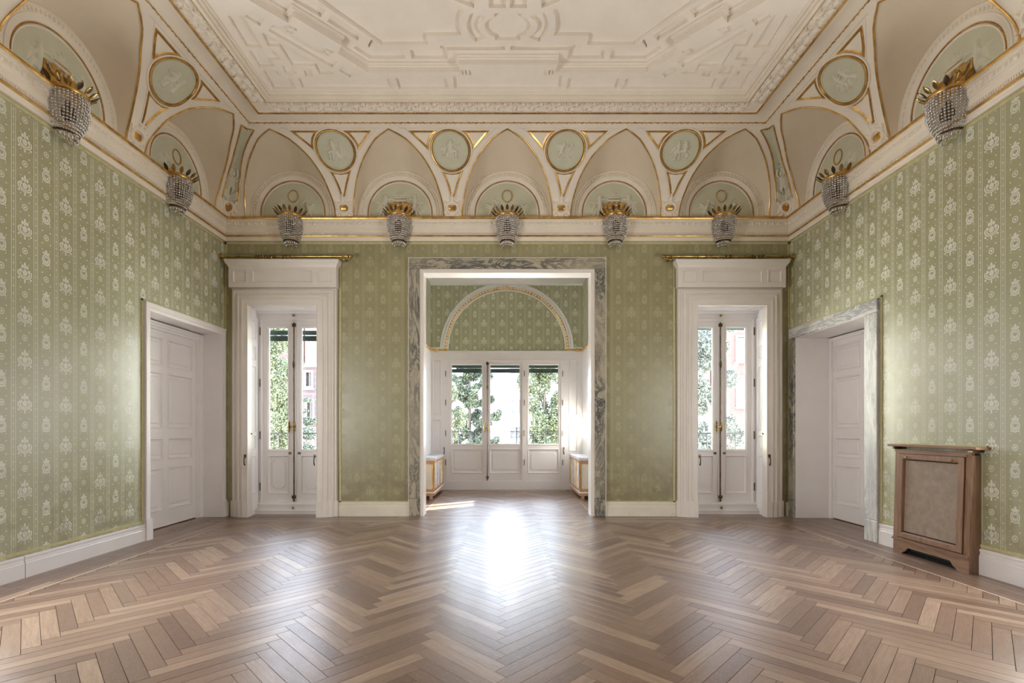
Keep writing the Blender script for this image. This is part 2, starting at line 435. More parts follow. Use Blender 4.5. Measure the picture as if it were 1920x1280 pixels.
# instances: (origin, rotation) for a local frame centred on a bay
def place_bay(wall, c):
    if wall == 'back': return (c, D, 0), PI
    if wall == 'left': return (-W, c, 0), -PI/2
    if wall == 'right': return (W, c, 0), PI/2
    return (c, NEAR, 0), 0
BAYS = [('back', c) for c in BACK_B]+[('left', c) for c in SIDE_B]+[('right', c) for c in SIDE_B]+[('front', c) for c in BACK_B]
SEEN = [b for b in BAYS if b[0] == 'back' or (b[0] != 'front' and b[1] > 300)]

ceiling = struct('ceiling', 'cream plaster ceiling with strapwork relief, coved vault, painted lunettes and gilded mouldings', 'ceiling')
def rect_sweep(mb, prof, hw=W, y0=NEAR, y1=D):
    vs = []; fs = []
    for i, z in prof: vs += [(-hw+i, y0+i, z), (hw-i, y0+i, z), (hw-i, y1-i, z), (-hw+i, y1-i, z)]
    for k in range(len(prof)-1):
        for c in range(4): fs.append((k*4+c, k*4+(c+1) % 4, (k+1)*4+(c+1) % 4, (k+1)*4+c))
    return mb.add(vs, fs)
def bead(i, z, r=1.2, n=8):
    return [(i+r*math.cos(2*PI*k/n), z+r*math.sin(2*PI*k/n)) for k in range(n+1)]

# --- spandrels (cove surface between two pointed webs)
def spandrel_mesh():
    mb = MB(); rows = SR+[S_AP+(S_END-S_AP)*k/3 for k in (1, 2, 3)]
    def fn(u, v):
        s = rows[int(round(v*(len(rows)-1)))]; i, z = cove(s); g = gx(z) if s <= S_AP else 0
        a = g+(PITCH-2*g)*u; return (a-PITCH/2, i, z)
    mb.grid(fn, 8, len(rows)-1); return mb
def corner_mesh(sg):
    mb = MB(); rows = SR+[S_AP+(S_END-S_AP)*k/3 for k in (1, 2, 3)]
    def fn(u, v):
        s = rows[int(round(v*(len(rows)-1)))]; i, z = cove(s); g = gx(z) if s <= S_AP else 0
        a = g+(CORN-i-g)*u; return (sg*a, i, z)
    mb.grid(fn, 5, len(rows)-1); return mb
def groin_pts(h=0, off=0):
    L = [(-(gx(cove(s)[1])+off),)+cove(s, h) for s in SR]
    R = [((gx(cove(s)[1])+off),)+cove(s, h) for s in SR[::-1]]
    return L+R[1:]
ARC_R, ARC_Z = 78.4, 406.0
def arch_pt(f, r=ARC_R):
    """f 0..1 from left foot over the crown to right foot"""
    st = ARC_Z-390; tot = 2*st+PI*r; d = f*tot
    if d < st: return (-r, 390+d)
    if d > tot-st: return (r, 390+tot-d)
    a = PI-(d-st)/r; return (r*math.cos(a), ARC_Z+r*math.sin(a))
def web_mesh():
    mb = MB(); G = groin_pts(); n = len(G)-1
    def fn(u, v):
        k = int(round(u*n)); g = G[k]; ax, az = arch_pt(u); b = math.sin(PI*v)*5*(1-abs(2*u-1))
        return (ax+(g[0]-ax)*v, g[1]*v, az+(g[2]-az)*v+b)
    mb.grid(fn, n, 8); return mb
def arc_sweep(mb, prof, n=28, st0=390):
    """profile of (radius, depth into room) swept round the lunette arch"""
    vs = []; fs = []
    for r, y in prof:
        vs.append((-r, y, st0))
        for k in range(n+1):
            a = PI-PI*k/n; vs.append((r*math.cos(a), y, ARC_Z+r*math.sin(a)))
        vs.append((r, y, st0))
    m = n+3
    for i in range(len(prof)-1):
        for k in range(m-1): fs.append((i*m+k, i*m+k+1, (i+1)*m+k+1, (i+1)*m+k))
    return mb.add(vs, fs)
me_sp = spandrel_mesh().build('vault_spandrel', M['plaster'], ceiling, kind=None, smooth=60)
me_w = web_mesh().build('vault_web', M['web'], ceiling, smooth=60)
me_cl = corner_mesh(1).build('corner_spandrel', M['plaster'], ceiling, smooth=60)
me_cr = corner_mesh(-1).build('corner_spandrel', M['plaster'], ceiling, smooth=60)
# lunette: moulded ring, egg band, gilded bead, green ground
ml = MB(); arc_sweep(ml, [(79.5, 0), (78, 1.8), (76.3, 1.8), (75.8, .8), (69.2, .8), (68.8, 2.2), (67.2, 2.2), (66.5, 1.2), (62.5, .6), (61.2, -.4), (60.6, -2), (58.8, -2), (58.4, -1.2), (57.2, -1.2), (56.6, -2.2)])
me_ring = ml.build('lunette_moulding', M['plaster'], ceiling, smooth=50)
ml = MB()
for k in range(41):
    a = PI*k/40; ml.ball((72.5*math.cos(a), 1.0, ARC_Z+72.5*math.sin(a)), 2.3, 6, 4, (.75 if abs(math.cos(a)) < .7 else 1, .8, 1))
for z in (400, 394):
    for sx in (-1, 1): ml.ball((sx*72.5, 1, z), 2.2, 6, 4, (1, .8, .8))
me_eggs = ml.build('egg_band', M['plaster'], ceiling)
ml = MB()
for k in range(97):
    a = PI*k/96; ml.ball((60*math.cos(a), -.6, ARC_Z+60*math.sin(a)), 1.05, 5, 3)
for z in (403, 400, 397, 394):
    for sx in (-1, 1): ml.ball((sx*60, -.6, z), 1.05, 5, 3)
me_bead = ml.build('gilded_bead', M['gold'], ceiling)
ml = MB(); ml.tube([(x, 1-.3, z) for x, z in [arch_pt(f/60, 60) for f in range(61)]], .9, 5)
me_goldln = ml.build('gilded_line', M['gold'], ceiling)
ml = MB(); vs = [(0, -2.2, 390)]+[(x, -2.2, z) for x, z in [arch_pt(f/40, 57) for f in range(41)]]
ml.add(vs, [(0, k, k+1) for k in range(1, 41)]); me_tym = ml.build('tympanum', M['stucco'], ceiling, smooth=0)
ml = MB(); ml.tube([(p[0], p[1], p[2]) for p in groin_pts(.6)], 1.15, 6); me_groin = ml.build('gilded_groin_moulding', M['gold'], ceiling)
ml = MB(); ml.tube([(p[0], p[1], p[2]) for p in groin_pts(.2, 13.5)][3:-3], .45, 4)
for sx in ():
    pass
proto = [me_sp, me_w, me_cl, me_cr, me_ring, me_eggs, me_bead, me_goldln, me_tym, me_groin]
used = set()
def put(p, wall, c, dz=0):
    loc, rz = place_bay(wall, c)
    if p.name not in used:
        used.add(p.name); o = p
    else: o = p.copy(); COL.objects.link(o)
    o.location = (loc[0]*S, loc[1]*S, (dz-FL)*S); o.rotation_euler = (0, 0, rz); return o
# child meshes were built relative to eye height 0: lift by -FL through their location
for wall, c in BAYS:
    for p in (me_w, me_ring, me_tym, me_goldln if wall == 'front' else me_bead, me_groin): put(p, wall, c)
    if (wall, c) in SEEN: put(me_eggs, wall, c)
for wall, L in (('back', BACK_B), ('left', SIDE_B), ('right', SIDE_B), ('front', BACK_B)):
    srt = sorted(L)
    for a in srt[:-1]: put(me_sp, wall, a+PITCH/2)
    # local x runs against world x on the back wall and against y on the left wall
    lo, hi = (me_cl, me_cr) if wall in ('back', 'left') else (me_cr, me_cl)
    put(lo, wall, srt[0]); put(hi, wall, srt[-1])
if me_goldln.name not in used: put(me_goldln, 'back', 0)

# --- height-field relief
def field(shapes, xs, ys):
    Xg, Yg = np.meshgrid(xs, ys); H = np.zeros_like(Xg)
    for q in shapes:
        x0, y0, x1, y1, r0, r1, h = q
        dx, dy = x1-x0, y1-y0; L2 = dx*dx+dy*dy+1e-9
        t = np.clip(((Xg-x0)*dx+(Yg-y0)*dy)/L2, 0, 1); r = r0+(r1-r0)*t
        d = np.hypot(Xg-(x0+t*dx), Yg-(y0+t*dy))/r
        H = np.maximum(H, h*np.sqrt(np.clip(1-d*d, 0, 1)))
    return H
def relief(mb, shapes, x0, x1, y0, y1, nx, ny, m):
    xs = np.linspace(x0, x1, nx+1); ys = np.linspace(y0, y1, ny+1); H = field(shapes, xs, ys)
    idx = {}; vs = []; fs = []
    def vid(i, j):
        if (i, j) not in idx:
            idx[(i, j)] = len(vs); vs.append(m(xs[i], ys[j], H[j, i]-(.25 if H[j, i] <= 0 else 0)))
        return idx[(i, j)]
    for j in range(ny):
        for i in range(nx):
            if H[j:j+2, i:i+2].max() > 0: fs.append((vid(i, j), vid(i+1, j), vid(i+1, j+1), vid(i, j+1)))
    return mb.add(vs, fs)
def cap(x0, y0, x1, y1, r0, r1=None, h=1.6): return (x0, y0, x1, y1, r0, r0 if r1 is None else r1, h)
def figure(x, y, k=1, f=1, pose=0):
    """a small classical figure in relief, about 30k high; f mirrors"""
    q = lambda a, b: (x+a*k*f, y+b*k)
    def c(a, b, d, e, r0, r1, h=1.8): return (*q(a, b), *q(d, e), r0*k, r1*k, h*min(1, k*1.3))
    if pose == 0:    # seated
        return [c(0, 27, 0, 27, 3, 3, 2.4), c(0, 24, -1, 13, 3.6, 4.6, 2.6), c(-1, 11, 9, 9, 4.2, 3, 2.4), c(9, 9, 8, -2, 2.8, 1.7, 2), c(8, -2, 12, -3, 1.6, 1, 1.5),
                c(1, 22, 9, 18, 1.8, 1.4, 2), c(9, 18, 15, 21, 1.4, 1, 1.6), c(-3, 22, -8, 15, 1.7, 1.3, 1.6), c(-3, 8, -9, 0, 3.5, 2.4, 1.4), c(-9, 4, -6, -4, 2.5, 1, 1), c(2, 7, 4, -3, 3, 2, 1.5)]
    if pose == 1:    # standing, arm out
        return [c(0, 30, 0, 30, 2.8, 2.8, 2.3), c(0, 26, 1, 15, 3.3, 3.6, 2.4), c(1, 14, -2, 5, 3.2, 2.3, 2.2), c(-2, 5, -3, -4, 1.9, 1.3, 1.8), c(2, 14, 6, 5, 3.1, 2.2, 2.2), c(6, 5, 7, -4, 1.8, 1.2, 1.8),
                c(2, 25, 9, 27, 1.5, 1.2, 1.8), c(9, 27, 14, 24, 1.2, .9, 1.5), c(-2, 24, -7, 17, 1.6, 1.2, 1.6), c(-7, 17, -12, 8, 3, 1.6, 1.1), c(-4, 20, -13, 22, 1.6, 1, .9), c(-4, 12, -10, 0, 2.6, 1.4, 1)]
    # winged putto, leaning
    return [c(0, 22, 0, 22, 3.1, 3.1, 2.4), c(-1, 18, -4, 9, 3.6, 3.8, 2.4), c(-4, 8, 2, 2, 2.9, 2, 2), c(2, 2, 0, -5, 1.9, 1.2, 1.6), c(-5, 8, -9, -1, 2.8, 1.6, 1.8), c(0, 18, 8, 20, 1.5, 1.1, 1.8),
            c(-4, 18, -14, 24, 2.6, 1, 1.1), c(-4, 15, -15, 18, 2.4, .9, 1), c(-5, 12, -13, 12, 2, .8, .9), c(8, 20, 12, 16, 1.1, .8, 1.4)]
def ring_caps(cx, cy, rx, ry, r, h, n=20):
    P = [(cx+rx*math.cos(2*PI*k/n), cy+ry*math.sin(2*PI*k/n)) for k in range(n)]
    return [cap(*P[k], *P[(k+1) % n], r, r, h) for k in range(n)]
# two tympanum scenes: crowned portrait oval with putti / altar with two standing figures
def tym_m(x, y, h): return (x, -2.2+h*1.6, y)
sc_a = figure(-26, 401, .95, 1, 2)+figure(26, 401, .95, -1, 2)+[cap(-20, 397, -46, 396, 1.6, 1, 1), cap(20, 397, 46, 396, 1.6, 1, 1), cap(-16, 400, 16, 400, 2.5, 2.5, 1.3), cap(-12, 398, 12, 398, 1.2, 1.2, 1.5)]
sc_a += [cap(-17+j*5, 424-abs(j)*2, -25+j*4, 434-abs(j)*3, 1, .6, .8) for j in range(-1, 2)]+[cap(17+j*5, 424, 25, 434-abs(j)*3, 1, .6, .8) for j in range(-1, 2)]
sc_b = figure(-27, 400, 1.25, 1, 1)+figure(27, 400, 1.25, -1, 1)+[cap(-9, 430, 9, 430, 2.2, 2.2, 1.6), cap(-9, 436, 9, 436, 1.2, 1.2, 1.6), cap(-5, 425, -3, 405, 2.5, 2, 1.5), cap(5, 425, 3, 405, 2.5, 2, 1.5), cap(-12, 402, 12, 402, 2, 2, 1.6), cap(0, 440, 0, 448, 1.6, .6, 1), cap(-3, 440, -5, 445, 1, .5, .9), cap(3, 440, 5, 445, 1, .5, .9)]
ma = MB(); relief(ma, sc_a, -52, 52, 392, 456, 104, 64, tym_m); me_ra = ma.build('tympanum_relief', M['relief'], ceiling, smooth=60)
mb_ = MB(); relief(mb_, sc_b, -52, 52, 392, 456, 104, 64, tym_m); me_rb = mb_.build('tympanum_relief', M['relief'], ceiling, smooth=60)
mg = MB(); mg.tube([(9.3*math.cos(2*PI*k/24), -1.4, 438+11*math.sin(2*PI*k/24)) for k in range(24)], .9, 6, closed=True)
mg_o = mg.build('gilded_oval_frame', M['gold'], ceiling)
mg = MB(); mg.box(-12, 12, -2, -.3, 431.6, 432.7); mg.box(-12, 12, -2, -.3, 426.2, 427.3); mg_l = mg.build('gilded_lines', M['gold'], ceiling)
for wall, c in SEEN:
    k = BACK_B.index(c) if wall == 'back' else SIDE_B.index(c)
    if (k % 2) == 0: put(me_ra, wall, c); put(mg_o, wall, c)
    else: put(me_rb, wall, c); put(mg_l, wall, c)

# --- ornaments of one spandrel, read off the second spandrel of the garden wall
SPX = -100.5
def z2(zx, zy): return (zx/5.333+730, zy/5.333+220)
def on(zx, zy):
    a, s = unp(*z2(zx, zy)); return (-(a-SPX), s)      # local frame is turned by pi, so x flips
def densify(P, n=5):
    out = []
    for k in range(len(P)-1):
        for j in range(n): out.append(tuple(P[k][q]+(P[k+1][q]-P[k][q])*j/n for q in (0, 1)))
    return out+[P[-1]]
TRI = {'tl': [(190, 131), (330, 131), (480, 131), (440, 165), (408, 215), (395, 262), (393, 325), (330, 265), (258, 196)],
       'tr': [(722, 131), (862, 131), (1003, 131), (940, 205), (885, 270), (836, 322), (830, 275), (805, 218), (770, 168)],
       'bt': [(520, 520), (575, 545), (632, 553), (690, 545), (740, 520), (715, 590), (690, 660), (655, 790), (614, 790), (592, 700), (560, 610)]}
tri_me = []
def inset_poly(P, k):
    cx = sum(p[0] for p in P)/len(P); cy = sum(p[1] for p in P)/len(P); out = []
    n = len(P)
    ar = sum(P[i][0]*P[(i+1) % n][1]-P[(i+1) % n][0]*P[i][1] for i in range(n)); sg = 1 if ar > 0 else -1
    for i in range(n):
        a, b, c = np.array(P[i-1]), np.array(P[i]), np.array(P[(i+1) % n])
        d1 = (b-a)/(np.hypot(*(b-a))+1e-9); d2 = (c-b)/(np.hypot(*(c-b))+1e-9)
        n1 = np.array([-d1[1], d1[0]])*sg; n2 = np.array([-d2[1], d2[0]])*sg
        m = n1+n2; m = m/(np.hypot(*m)+1e-9); q = max(.38, float(m@n1)); p = b+m*min(k/q, k*2.2); out.append((float(p[0]), float(p[1])))
    return out
for key, zp in TRI.items():
    P = densify([on(*p) for p in zp]+[on(*zp[0])], 3)[:-1]
    I1, I2 = inset_poly(P, 1.6), inset_poly(P, 3.4); n = len(P)
    g = MB(); g.add([loc3(*p, .15) for p in P]+[loc3(*p, 1.5) for p in inset_poly(P, .6)]+[loc3(*p, 1.2) for p in I1]+[loc3(*p, .2) for p in I2],
                    [(r*n+k, r*n+(k+1) % n, (r+1)*n+(k+1) % n, (r+1)*n+k) for r in range(3) for k in range(n)])
    o = g.build('gilded_panel_frame', M['gold'], ceiling, smooth=25); tri_me.append(o)
# thin incised outlines round the spandrel
g = MB()
for zp in ([(95, 107), (400, 107), (800, 107), (1090, 107)], [(150, 112), (250, 195), (330, 265), (400, 345), (450, 420), (505, 520), (560, 640), (590, 740), (607, 830)],
           [(1055, 118), (960, 205), (880, 290), (800, 390), (745, 520), (700, 640), (680, 740), (668, 830)]):
    g.tube([loc3(*p, .1) for p in densify([on(*q) for q in zp], 4)], .42, 4)
tri_me.append(g.build('incised_outline', M['board'], ceiling))
# roundel
MA, MS = on(613, 325); MR = 33.5
def rd(r, th, h): return loc3(MA+r*math.cos(th), MS+r*math.sin(th), h)
def ringm(prof, n=40):
    g = MB(); vs = []; fs = []
    for r, h in prof: vs += [rd(r, 2*PI*k/n, h) for k in range(n)]
    for i in range(len(prof)-1):
        for k in range(n): fs.append((i*n+k, i*n+(k+1) % n, (i+1)*n+(k+1) % n, (i+1)*n+k))
    return g.add(vs, fs), n
g, n = ringm([(38, .1), (37.5, 1.4), (35.4, 1.4), (35, .6)]); o_fil = g.build('roundel_fillet', M['plaster'], ceiling, smooth=30)
g, n = ringm([(35, .2), (34.6, 2.6), (33, 3.0), (31.8, 1.6), (31.2, .3)]); o_gr = g.build('gilded_roundel_ring', M['gold'], ceiling, smooth=40)
g, n = ringm([(31.4, .3), (30.6, 1.8), (29.2, 1.9), (28.4, 1.0), (14, 1.0), (.01, 1.0)]); o_disc = g.build('roundel_ground', M['stucco'], ceiling, smooth=40)
tri_me += [o_fil, o_gr, o_disc]
figs = []
for v in range(4):
    sh = []
    if v == 0: sh = figure(1, -10, .95, 1, 0)+figure(-9, -8, .62, 1, 2)
    if v == 1: sh = figure(-3, -12, 1.0, -1, 0)+[cap(9, -12, 11, 12, 2.6, 2.2, 1.5), cap(4, -13, 15, -13, 1.6, 1.6, 1.2)]
    if v == 2: sh = figure(-5, -12, .85, 1, 1)+figure(7, -10, .85, -1, 0)
    if v == 3: sh = figure(-4, -10, .95, 1, 2)+[cap(6, -2, 12, 10, 1.4, 1.4, 1.4), cap(-14, -14, 12, -14, 1.5, 1, 1), cap(0, -8, 9, -12, 2, 1.4, 1.3)]
    g = MB(); relief(g, sh, -25, 25, -25, 25, 50, 50, lambda x, y, h: loc3(MA-x, MS+y, 1.0+h*1.7)); figs.append(g.build('roundel_relief', M['relief'], ceiling, smooth=60))
# cartouche at the foot of the spandrel
CA, CSS = on(632, 905)
car = ring_caps(0, 0, 10.5, 9.5, 2.6, 3.2, 18)+[cap(-9, -12, -13, -15, 3, 2.2, 2.4), cap(9, -12, 13, -15, 3, 2.2, 2.4), cap(-4, -13, 4, -13, 2.4, 2.4, 2.6), cap(-9, -17, 9, -17, 2, 2, 2.2),
       cap(0, 11, 0, 20, 3.2, 1.8, 3.2), cap(0, 22, 0, 22, 2.4, 2.4, 2.6), cap(0, 18, -5, 16, 1.8, 1.2, 2.2), cap(0, 18, 5, 16, 1.8, 1.2, 2.2), cap(-12, 6, -14, 10, 2.4, 1.6, 2.4), cap(12, 6, 14, 10, 2.4, 1.6, 2.4),
       cap(-13, -4, -15, -8, 2.2, 1.4, 2), cap(13, -4, 15, -8, 2.2, 1.4, 2)]
car_m = lambda x, y, h: loc3(CA+x, CSS+y, h)
g = MB(); relief(g, car, -18, 18, -19, 25, 54, 66, car_m); o_car = g.build('cartouche', M['plaster'], ceiling, smooth=60)
g = MB(); relief(g, [cap(-3.5, 0, 3.5, 0, 4.6, 4.6, 1.8)], -9, 9, -6, 6, 18, 12, car_m); o_boss = g.build('gilded_boss', M['gold'], ceiling, smooth=60)
tri_me += [o_car, o_boss]
spots = [('back', a+PITCH/2) for a in sorted(BACK_B)[:-1]]+[(w, c+PITCH/2) for w in ('left', 'right') for c in SIDE_B[1:4]]
for k, (wall, c) in enumerate(spots):
    for p in tri_me: put(p, wall, c)
    put(figs[(k*3+1) % 4], wall, c)
for p in figs:
    if p.name not in used: put(p, 'front', -PITCH/2)

# --- corner ornament panels (a green panel with putti on each side of the mitre)
def z6(zx, zy): return unp(zx/6.4+400, zy/6.4+220)
edge = [z6(*p) for p in ((490, 152), (440, 235), (400, 320), (365, 420), (345, 510), (328, 640), (318, 760), (308, 900), (304, 1020))]
edge = [(-(a+402), s) for a, s in edge]             # distance from the bay axis towards the corner (positive)
def corner_panel(sg):
    """sg=+1 : panel lies at positive local x"""
    P = []; E = densify(edge, 3)
    g = MB(); fs = []; vs = []; m = 6
    for a, s in E:
        i, z = cove(s); b = CORN-i-.2
        for k in range(m+1): vs.append((sg*(a+(b-a)*k/m),)+cove(s, .5))
    for r in range(len(E)-1):
        for k in range(m): fs.append((r*(m+1)+k, r*(m+1)+k+1, (r+1)*(m+1)+k+1, (r+1)*(m+1)+k))
    g.add(vs, fs); o1 = g.build('corner_panel', M['stucco'], ceiling, smooth=60)
    g = MB(); top = [(edge[0][0]+(CORN-cove(edge[0][1])[0]-edge[0][0])*k/3, edge[0][1]+k*1.2) for k in range(3, 0, -1)]
    g.tube([(sg*a,)+cove(s, .9) for a, s in top+E], 1.1, 6); o2 = g.build('gilded_panel_frame', M['gold'], ceiling)
    g = MB()
    sh = []
    bb_ = lambda s: CORN-cove(s)[0]
    def cc(d0, s0, d1, s1, r0, r1, h): return (bb_(s0)-d0, s0, bb_(s1)-d1, s1, r0, r1, h)
    e0 = edge[-1][1]
    for s0, k in ((e0+22, 1.0), (e0+66, .62)):
        sh += [cc(0, s0+25*k, 0, s0+25*k, 4.2*k, 4.2*k, 3.2), cc(1, s0+18*k, 1.5, s0+9*k, 4.4*k, 4.8*k, 3), cc(4*k, s0+18*k, 9*k, s0+21*k, 2*k, 1.6*k, 2.4), cc(9*k, s0+21*k, 7*k, s0+29*k, 1.6*k, 1.3*k, 2.2),
               cc(3*k, s0+7*k, 5.5*k, s0, 2.9*k, 2.2*k, 2.6), cc(5.5*k, s0, 4*k, s0-7*k, 2*k, 1.4*k, 2.2), cc(5*k, s0+13*k, 12*k, s0+15*k, 2.6*k, 1*k, 1.4)]
    for q in range(5): sh += [cc(1+q*3.2, e0+9+q*1.5, 3+q*3.0, e0+2+q*1.2, 3.2, 2.4, 2.4)]
    for q in range(6): sh += [cc(1, e0+50+q*9, 6-q*.6, e0+54+q*9, 1.8, 1.0, 1.6)]
    sh += [cc(0, e0+95, 0, e0+104, 2.4, 1.4, 1.8)]
    def mp(x, y, h):
        i, z = cove(y); b = CORN-i-.3; return (sg*min(x, b),)+cove(y, .5+h*1.3)
    relief(g, sh, 80, CORN-8, edge[-1][1], edge[0][1], 40, 130, mp); o3 = g.build('putti_relief', M['relief'], ceiling, smooth=60)
    sc = CSS; g = MB(); ce = [(q[0]*1.15, q[1], q[2]*1.15, q[3], q[4], q[5], q[6]) for q in car]
    def mc(x, y, h):
        yy = sc+y; i, z = cove(max(yy, 1)); b = CORN-i; xx = b-abs(x) if x < 0 else b+0; return (sg*min(b-(-x), b),)+cove(max(yy, 1), h)
    relief(g, ce, -21, 0, -19, 25, 32, 66, mc); o4 = g.build('cartouche', M['plaster'], ceiling, smooth=60)
    g = MB(); relief(g, [cap(-6.5, 1, 0, -1, 4.4, 4.4, 2)], -12, 0, -6, 6, 14, 12, mc); o5 = g.build('gilded_boss', M['gold'], ceiling, smooth=60)
    return [o1, o2, o3, o4, o5]
cpP, cpM = corner_panel(1), corner_panel(-1)
for p in cpP: put(p, 'back', -402)
for p in cpM: put(p, 'back', 402)
for p in cpM: put(p, 'left', 773)
for p in cpP: put(p, 'right', 773)

# --- cornice (trim_1) and the mouldings below and above the cove
tr = struct('trim_1', 'cream moulded cornice with gilded lines running round the room under the vault', 'cornice')
g = MB(); rect_sweep(g, [(-1, 352), (3, 352.5), (3.6, 355), (3.6, 357), (4.6, 358), (4.6, 362.4), (5.6, 363), (5.6, 366), (6.6, 366.6), (6.6, 375), (7.4, 375.6), (7.4, 377.4), (8.6, 378), (8.6, 385.5), (10.4, 386.6), (10.4, 388), (12.8, 388.4), (12.8, 389), (9.5, 393), (-1, 393)])
g.build('cornice_moulding', M['plaster'], tr, org=LIFT, smooth=25)
g = MB(); rect_sweep(g, bead(5.2, 360.7, 1.5)); g.build('gilded_bead', M['gold'], tr, org=LIFT, label='lower gilded bead of the cornice')
g = MB(); rect_sweep(g, [(11, 388.9), (13.2, 389.0), (14, 390.4), (14, 392), (13.4, 393.3), (8, 393.8)]); g.build('gilded_fillet', M['gold'], tr, org=LIFT, smooth=0)
def wall_run(fn_pts, step, y0=NEAR+4, y1=D-4, x=W-6):
    """positions along the three visible walls: yields (x, y, inward unit)"""
    n = int(2*x/step)
    for k in range(n+1): yield (-x+2*x*(k+.5)/(n+1), D, (0, -1))
    n = int((y1-100)/step)
    for k in range(n+1):
        y = 100+(y1-100)*(k+.5)/(n+1); yield (-W, y, (1, 0)); yield (W, y, (-1, 0))
g = MB(); g2 = MB()
for x, y, (dx, dy) in wall_run(None, 12.2):
    for mb, r, z, i, sq in ((g, 2.9, 382.2, 8.4, (1.1, .75, 1.15)),):
        if dx: mb.ball((x+dx*i, y, z), r, 8, 5, (.75, 1.1, 1.1))
        else: mb.ball((x, y+dy*i, z), r, 8, 5, (1.1, .75, 1.1))
        for o in (-5.1, -7.1):
            if dx: mb.ball((x+dx*i, y+o, z+.3), 2.4, 5, 4, (.5, .32, 1.25))
            else: mb.ball((x+o, y+dy*i, z+.3), 2.4, 5, 4, (.32, .5, 1.25))
g.build('egg_and_dart', M['plaster'], tr, org=LIFT, kind='stuff')
for x, y, (dx, dy) in wall_run(None, 2.6):
    if dx: g2.box(min(x+dx*5, x+dx*6.8), max(x+dx*5, x+dx*6.8), y-.75, y+.75, 363.4, 365.8)
    else: g2.box(x-.75, x+.75, y-6.8, y-5, 363.4, 365.8)
g2.build('dentil_row', M['plaster'], tr, org=LIFT, kind='stuff')

# --- flat soffit, gilded frame, leaf frieze, steps up to the panel
ZF = 507.0
g = MB(); rect_sweep(g, [(98.5, 511), (100.5, 512.3), (104, 513), (110, 513.2), (121, 512.6), (122, 511), (124.5, 510.6), (125, 509), (129, 508), (131, 506.6), (133, 506.6), (133.2, ZF+.6), (156, ZF+.6), (156.4, ZF-.6), (160.6, ZF-.6), (160.6, 509.6), (163.2, 509.6), (163.6, 510.4), (163.6, 513.7), (165.8, 513.7), (166.6, 514.4), (167.1, 516.2), (167.1, 518)])
g.build('soffit_moulding', M['plaster'], ceiling, org=LIFT, smooth=25)
g = MB(); rect_sweep(g, bead(131, 507, 1.9)); g.build('gilded_frame_bead', M['gold'], ceiling, org=LIFT)
g = MB(); rect_sweep(g, bead(156.4, ZF, .8)); g.build('thin_gilded_line', M['gold'], ceiling, org=LIFT)
g = MB()                                             # twisted gilded rope along the top of the vault
def rope(x0, y0, x1, y1, z):
    L = math.hypot(x1-x0, y1-y0); n = int(L/4.2); dx, dy = (x1-x0)/L, (y1-y0)/L
    for k in range(n):
        q = (k+.5)/n*L; a = q-1.9; b = q+1.9; o = .5 if k % 2 else -.5
        g.tube([(x0+dx*a, y0+dy*a, z+o), (x0+dx*b, y0+dy*b, z-o)], [.5, 1.0] if k % 3 else [1.2, .9], 5)
i = 99.5; rope(-W+i, D-i, W-i, D-i, 511.2); rope(-W+i, D-i, -W+i, 300, 511.2); rope(W-i, D-i, W-i, 300, 511.2)
g.build('gilded_rope', M['gold'], ceiling, org=LIFT, kind='stuff')
leaf = []
for sg, x0 in ((1, 0), (-1, 14)):
    leaf += [cap(x0-7, -9*sg, x0-2, -3*sg, 1.3, 1.3, 1.6), cap(x0-2, -3*sg, x0+2, 4*sg, 1.3, 1.2, 1.6), cap(x0+2, 4*sg, x0+7, 9*sg, 1.2, 1.2, 1.4)]
    for q in range(5):
        a = (.4+q*.62)*sg; leaf.append(cap(x0+1*math.cos(a), 3*sg+1*math.sin(a), x0+7.2*math.cos(a), 3*sg+7.2*math.sin(a), 1.6, .9, 2.4))
    for q in range(4):
        a = PI+(.5+q*.6)*sg; leaf.append(cap(x0-2, -4*sg, x0-2+6*math.cos(a), -4*sg+6*math.sin(a), 1.5, .8, 2.2))
    leaf += ring_caps(x0+4, -5*sg, 3, 3, 1.1, 2.2, 8)+[cap(x0+4, -5*sg, x0+4, -5*sg, 1.6, 1.6, 2.8)]
TL = 28.0
for nm in ('back', 'left', 'right'):
    g = MB()
    if nm == 'back': n = int(2*(W-145)/TL); a0 = -(W-156); L = 2*(W-156)/n
    else: n = int((D-156-330)/TL)+1; a0 = D-156; L = TL
    for k in range(n):
        c = a0+(L*(k+.5) if nm == 'back' else -L*(k+.5))
        if nm == 'back': m = lambda x, y, h: (c+(x-7), D-144.8+y, ZF+.4-h*1.45)
        elif nm == 'left': m = lambda x, y, h: (-W+144.8+y, c+(x-7), ZF+.4-h*1.45)
        else: m = lambda x, y, h: (W-144.8-y, c+(x-7), ZF+.4-h*1.45)
        relief(g, leaf, -7, 21, -11, 11, 34, 28, m)
    if nm != 'back': pass
    g.build('leaf_frieze', M['plaster'], ceiling, org=LIFT, kind='stuff', smooth=60)

# --- strapwork panel: plates with recessed compartments
def U3(zx, zy, Z):
    px, py = zx/6.4+440, zy/6.4; Y = Z*901/(805-py); return ((px-948.5)*Y/901-2.5-.8, Y)
def U4(zx, zy, Z): return U3(zx+1664, zy, Z)
Z1, ZG1, Z2, ZG2, Z3 = 516.5, 520.5, 530.4, 535.4, 524.4
def polyU(pts, Z): return [(U4 if p[0] == 4 else U3)(p[1], p[2], Z) for p in pts]
mir = lambda P: [(-x, y) for x, y in P][::-1]
O1 = polyU([(3, 180, 5), (3, 650, 277), (3, 712, 200), (3, 1290, 548), (3, 1240, 638), (3, 1600, 866), (4, 1040, 868), (4, 1032, 776)], Z1)
Yc = 271
ext = (O1[0][0]-32, O1[0][1]-40)
half = [ext]+O1
O1L = half+mir(half)                                  # far half: from left to right
O1F = O1L+[(x, 2*Yc-y) for x, y in O1L[::-1]]          # close with the mirrored near half
